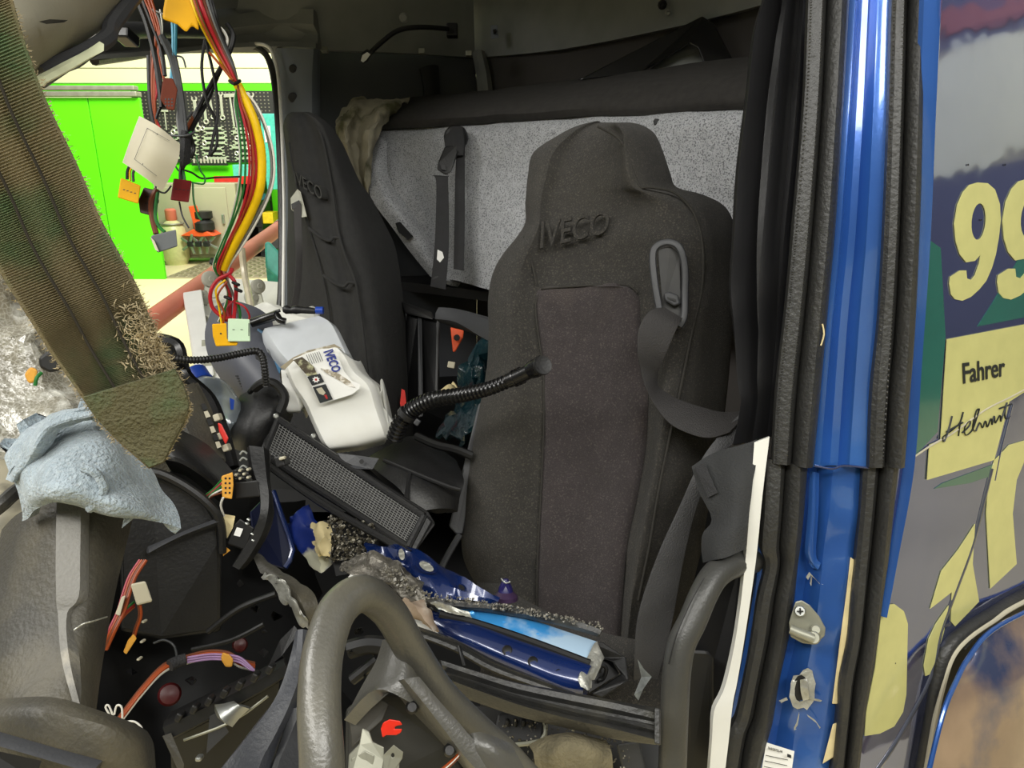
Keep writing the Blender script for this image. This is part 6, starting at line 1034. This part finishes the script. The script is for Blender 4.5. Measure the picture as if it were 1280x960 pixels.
loft('torn_tape', [[(494, 752, 1.03), (508, 750, 1.01), (524, 752, 1.03)], [(504, 764, 1.02), (520, 760, 1.0), (538, 762, 1.02)], [(512, 772, 1.02), (532, 772, 1.0), (548, 776, 1.02)], [(534, 778, 1.03), (544, 786, 1.0), (552, 788, 1.02)]], overlay(mat('dirty_tape', (150, 132, 114), .8, var=.2, scale=30), (206, 200, 190), 14, .5, .65), None, 5, 5, t=.003, crumple=.010, cs=30, label='twisted dirty beige tape hanging off the torn blue beam', cat='tape')
sc_ = thing('suction_cup', 'small purple-blue suction cup standing behind the torn blue beam', 'suction cup', P(632, 750, 1.13))
p_ = P(632, 750, 1.13); u_ = (P(632, 730, 1.13)-p_).normalized(); pm = mat('purple_plastic', (34, 30, 84), .3, var=.2)
revolve('cup', p_, u_, [(.019, 0), (.019, .006), (.013, .012), (.008, .016)], mat('cup_rim', (56, 40, 66), .3), sc_, 20)
revolve('body', p_+u_*.012, u_, [(.012, 0), (.01, .008), (.006, .016), (.004, .02)], pm, sc_, 16)
plate('lever', [(626, 736, 1.12), (630, 727, 1.12), (634, 727, 1.12), (638, 738, 1.12), (636, 740, 1.12), (632, 732, 1.12), (628, 740, 1.12)], .006, pm, sc_); tube('pin', [(626, 723, 1.12), (632, 729, 1.12), (638, 727, 1.12)], .0014, steel, sc_, n=2)
ef = thing('broken_corner_frame', 'broken black corner frame beside the end of the torn blue beam', 'frame', P(765, 850, 1.06))
plate('frame_plate', [(744, 806, 1.06), (752, 802, 1.06), (782, 822, 1.05), (786, 850, 1.03), (752, 872, 1.02), (738, 866, 1.02), (776, 842, 1.04), (764, 826, 1.05), (748, 822, 1.06)], .015, plastic, ef, bevel=.002, crumple=.002); plate('frame_core', [(744, 815, 1.07), (766, 828, 1.07), (774, 842, 1.06), (736, 866, 1.04)], .03, dark, ef)
tube('loop', [(748, 840, 1.04), (752, 832, 1.04), (758, 836, 1.04), (754, 848, 1.04), (748, 850, 1.04)], .003, dark, ef, n=4)
plate('clear_shard', [(797, 823, 1.05), (806, 836, 1.05), (815, 846, 1.05), (804, 862, 1.04), (798, 876, 1.04), (792, 868, 1.04), (802, 846, 1.05)], .003, mat('clear_film', (120, 124, 122), .12, var=.4, scale=70, spec=.9), None, crumple=.004, label='crinkled clear film shard beside the seat belt', cat='film')
# lower rubber sill seals
sl = thing('sill_seal', 'thick ribbed rubber sill seal running across below the seat', 'rubber seal', P(690, 900, .9))
rp = [(0, -.004), (.06, .004), (.2, .010), (.36, .008), (.42, .0), (.5, .0), (.56, .006), (.68, .008), (.74, .001), (.8, .004), (.92, .007), (1, -.003)]
strip('seal_body', [(548, 826, .95, 560, 856, .92), (590, 838, .94, 604, 872, .91), (640, 852, .93, 650, 888, .90), (700, 862, .92, 712, 905, .89), (760, 873, .91, 768, 918, .88), (822, 884, .90, 822, 930, .88)], rp, .012, rubber, sl, n=6)
strip('upper_seal', [(520, 782, .98, 520, 796, .975), (570, 800, .975, 566, 814, .97), (620, 826, .97, 614, 840, .965), (680, 850, .96, 676, 862, .955), (720, 866, .95, 716, 876, .945)], [(0, -.002), (.2, .005), (.45, .002), (.55, .005), (.85, .005), (1, -.002)], .01, rubber, sl, n=5)
tube('cable_tie', [(574, 808, .955), (577, 820, .945), (580, 832, .94)], .0025, W['black'], sl, n=2); 
plate('rubber_end', [(818, 884, .885), (826, 886, .885), (826, 932, .87), (818, 930, .87)], .02, rubber, sl, bevel=.002)
# under the sill
lk = thing('seat_base_lock', 'black box with a thin metal rim under the sill seal', 'lock', P(655, 925, 1.0))
plate('body', [(622, 892, 1.0), (672, 888, 1.0), (680, 906, .99), (678, 926, .98), (640, 930, .98), (618, 912, .99)], .04, dark, lk, bevel=.003); tube('metal_rim', [(640, 931, .972), (676, 926, .972), (682, 908, .98), (678, 896, .985)], .003, galv, lk, n=2)
for i in range(4): pbox('terminal', 634+i*10, 905, .985, 5, 8, .01, plastic, lk, rot=5)
loft('foam_pad', [[(664, 932, .93), (700, 916, .92), (735, 920, .92), (758, 925, .93)], [(668, 944, .90), (700, 934, .885), (738, 934, .885), (764, 945, .90)], [(672, 975, .90), (705, 970, .88), (740, 972, .88), (768, 980, .90)]], overlay(mat('foam', (118, 110, 86), .95, var=.2, scale=40, bump=.8, bscale=200), (70, 66, 52), 14, .5, .65), None, 5, 5, t=.03, crumple=.004, label='dirty tan foam pad at the bottom edge below the sill seal', cat='foam pad')
plate('pedal_arm', [(770, 930, .98), (800, 925, .98), (810, 975, .98), (785, 990, .98)], .02, trimgrey, None, bevel=.003, label='dark grey seat mounting arm at the bottom edge beside the foam pad', cat='mounting')
loft('seat_riser', [[(560, 880, 1.1), (680, 890, 1.1), (800, 900, 1.1), (860, 900, 1.1)], [(560, 1000, 1.05), (680, 1000, 1.05), (800, 1000, 1.05), (860, 1000, 1.05)]], dark, cab, 3, 3, t=.03, crumple=.01)
# ---------------------------------------------------------------- steering wheel
stw = thing('steering_wheel', 'worn grey steering wheel tilted up with its airbag cover missing', 'steering wheel', P(530, 960, .65))
rim = [(560, 1160, .62), (450, 1100, .52), (408, 1000, .5), (402, 940, .505), (399, 870, .525), (405, 810, .55), (424, 760, .58), (455, 742, .61), (487, 766, .65), (516, 815, .685), (552, 868, .715), (600, 915, .74), (645, 958, .755), (690, 1020, .76), (690, 1120, .72), (620, 1180, .66), (560, 1160, .62)]
tube('rim', rim, .0152, wheelm, stw, n=8, seg=20, caps=False)
tube('rim_seam', [(x-9, y, d-.0128) for x, y, d in rim[2:6]], .0008, wheelm, stw, n=6, seg=5)
loft('upper_spoke', [[(478, 800, .70), (492, 797, .69), (508, 795, .69), (520, 800, .70)], [(470, 826, .69), (490, 822, .675), (512, 824, .675), (528, 838, .70)], [(452, 858, .68), (485, 850, .66), (515, 856, .665), (540, 872, .70)], [(430, 900, .67), (470, 862, .655), (520, 882, .66), (556, 900, .70)]], wheelm, stw, 5, 5, t=.012)
strip('side_shroud', [(500, 850, .655, 524, 846, .665), (525, 880, .655, 548, 875, .665), (550, 912, .655, 572, 900, .665), (575, 945, .655, 596, 925, .665), (610, 985, .655, 640, 955, .67)], [(0, -.006), (.1, .004), (.5, .006), (.9, .004), (1, -.004)], .02, wheelm, stw, n=5)
loft('lower_spoke', [[(572, 925, .67), (600, 915, .665), (640, 930, .675)], [(582, 945, .66), (612, 935, .655), (650, 950, .67)], [(600, 985, .66), (630, 975, .655), (670, 985, .67)]], wheelm, stw, 4, 4, t=.012)
plate('hub_well', [(432, 885, .70), (470, 862, .70), (515, 870, .70), (560, 930, .70), (600, 1000, .70), (430, 1000, .68)], .03, mat('hub_dark', (44, 43, 38), .55, var=.2, scale=14), stw, bevel=.004)
plate('hub_flap', [(436, 895, .68), (470, 868, .685), (486, 880, .685), (478, 900, .68), (440, 935, .675)], .006, mat('flap_grey', (62, 60, 54), .6), stw, bevel=.001)
plate('hub_bracket', [(436, 943, .655), (449, 930, .655), (453, 910, .66), (462, 914, .66), (466, 927, .655), (480, 934, .652), (480, 950, .65), (474, 985, .64), (434, 985, .64)], .008, galv, stw, bevel=.001)
plate('hub_bracket', [(478, 945, .65), (487, 936, .65), (492, 931, .65), (504, 940, .65), (503, 948, .65), (499, 954, .65), (499, 985, .645), (478, 985, .645)], .006, galv, stw, bevel=.001, holes=[[(491+2.2*math.cos(a), 944+3*math.sin(a), .65) for a in [i*.785 for i in range(8)]]])
plate('bracket_face', [(439, 948, .651), (456, 938, .651), (468, 944, .649), (464, 985, .644), (450, 985, .645), (436, 985, .645)], .003, galv, stw, bevel=.001)
plate('red_clip', [(476, 911, .65), (479, 903, .65), (487, 899, .65), (500, 901, .65), (503, 906, .65), (494, 908, .65), (493, 911, .65), (503, 911, .65), (501, 916, .65), (495, 919, .65), (483, 919, .65), (478, 922, .65)], .006, mat('signal_red', (226, 44, 24), .4), stw, bevel=.001)
for x, y in ((515, 884), (562, 938)): p_ = P(x, y, .66); revolve('bolt', p_, CAM-p_, [(.006, -.004), (.006, .002), (.004, .005), (.002, .005)], plastic, stw, 12)
for i, c in enumerate(('orange', 'white', 'brown')): tube('wire', [(575+i*2, 940, .66), (566+i*2, 950, .66), (552+i*3, 962, .66)], .0012, W[c], stw, n=3, seg=6)
plate('column_shell', [(520, 960, .72), (560, 930, .72), (620, 990, .75), (520, 1000, .72)], .05, dark, stw, bevel=.005)
# loose black pieces in the dark cavities
random.seed(21)
frag = None
spots = [(x, y, 1.0) for x, y in ((300, 730), (320, 760), (330, 790), (345, 770), (190, 850), (240, 850), (330, 815), (450, 790), (470, 820), (455, 845), (440, 815), (165, 840))]
for i, (x, y, d) in enumerate(spots):
    n_ = random.randint(4, 6); r = random.uniform(4, 9)
    pts = [(x+r*random.uniform(.6, 1.3)*math.cos(k*6.283/n_), y+r*random.uniform(.4, 1.0)*math.sin(k*6.283/n_), (.93 if x < 400 else .8)+random.uniform(-.03, .03)*(k%3)) for k in range(n_)]
    plate('plastic_fragment', pts, .012, gloss if i % 2 else plastic, None, bevel=.002, label='small broken black plastic piece in the dark dashboard cavity', cat='fragment', group='black plastic fragments in the cavity')
tube('thin_cable', [(192, 804, .86), (205, 800, .86), (218, 808, .86), (222, 830, .86)], .0013, W['dkgrey'], None, n=4, label='thin grey cable curling above the orange wires', cat='cable')
for pts, r in (([(260, 790, .95), (300, 760, .95), (345, 742, .95)], .004), ([(240, 812, .92), (290, 800, .92), (330, 780, .92)], .003), ([(436, 812, .8), (460, 806, .8), (482, 808, .8)], .01), ([(440, 850, .8), (455, 838, .8), (472, 824, .8)], .006)):
    tube('black_rod', pts, r, dark, None, n=4, label='thin black rod among the broken dashboard pieces', cat='rod', group='black rods in the cavity')
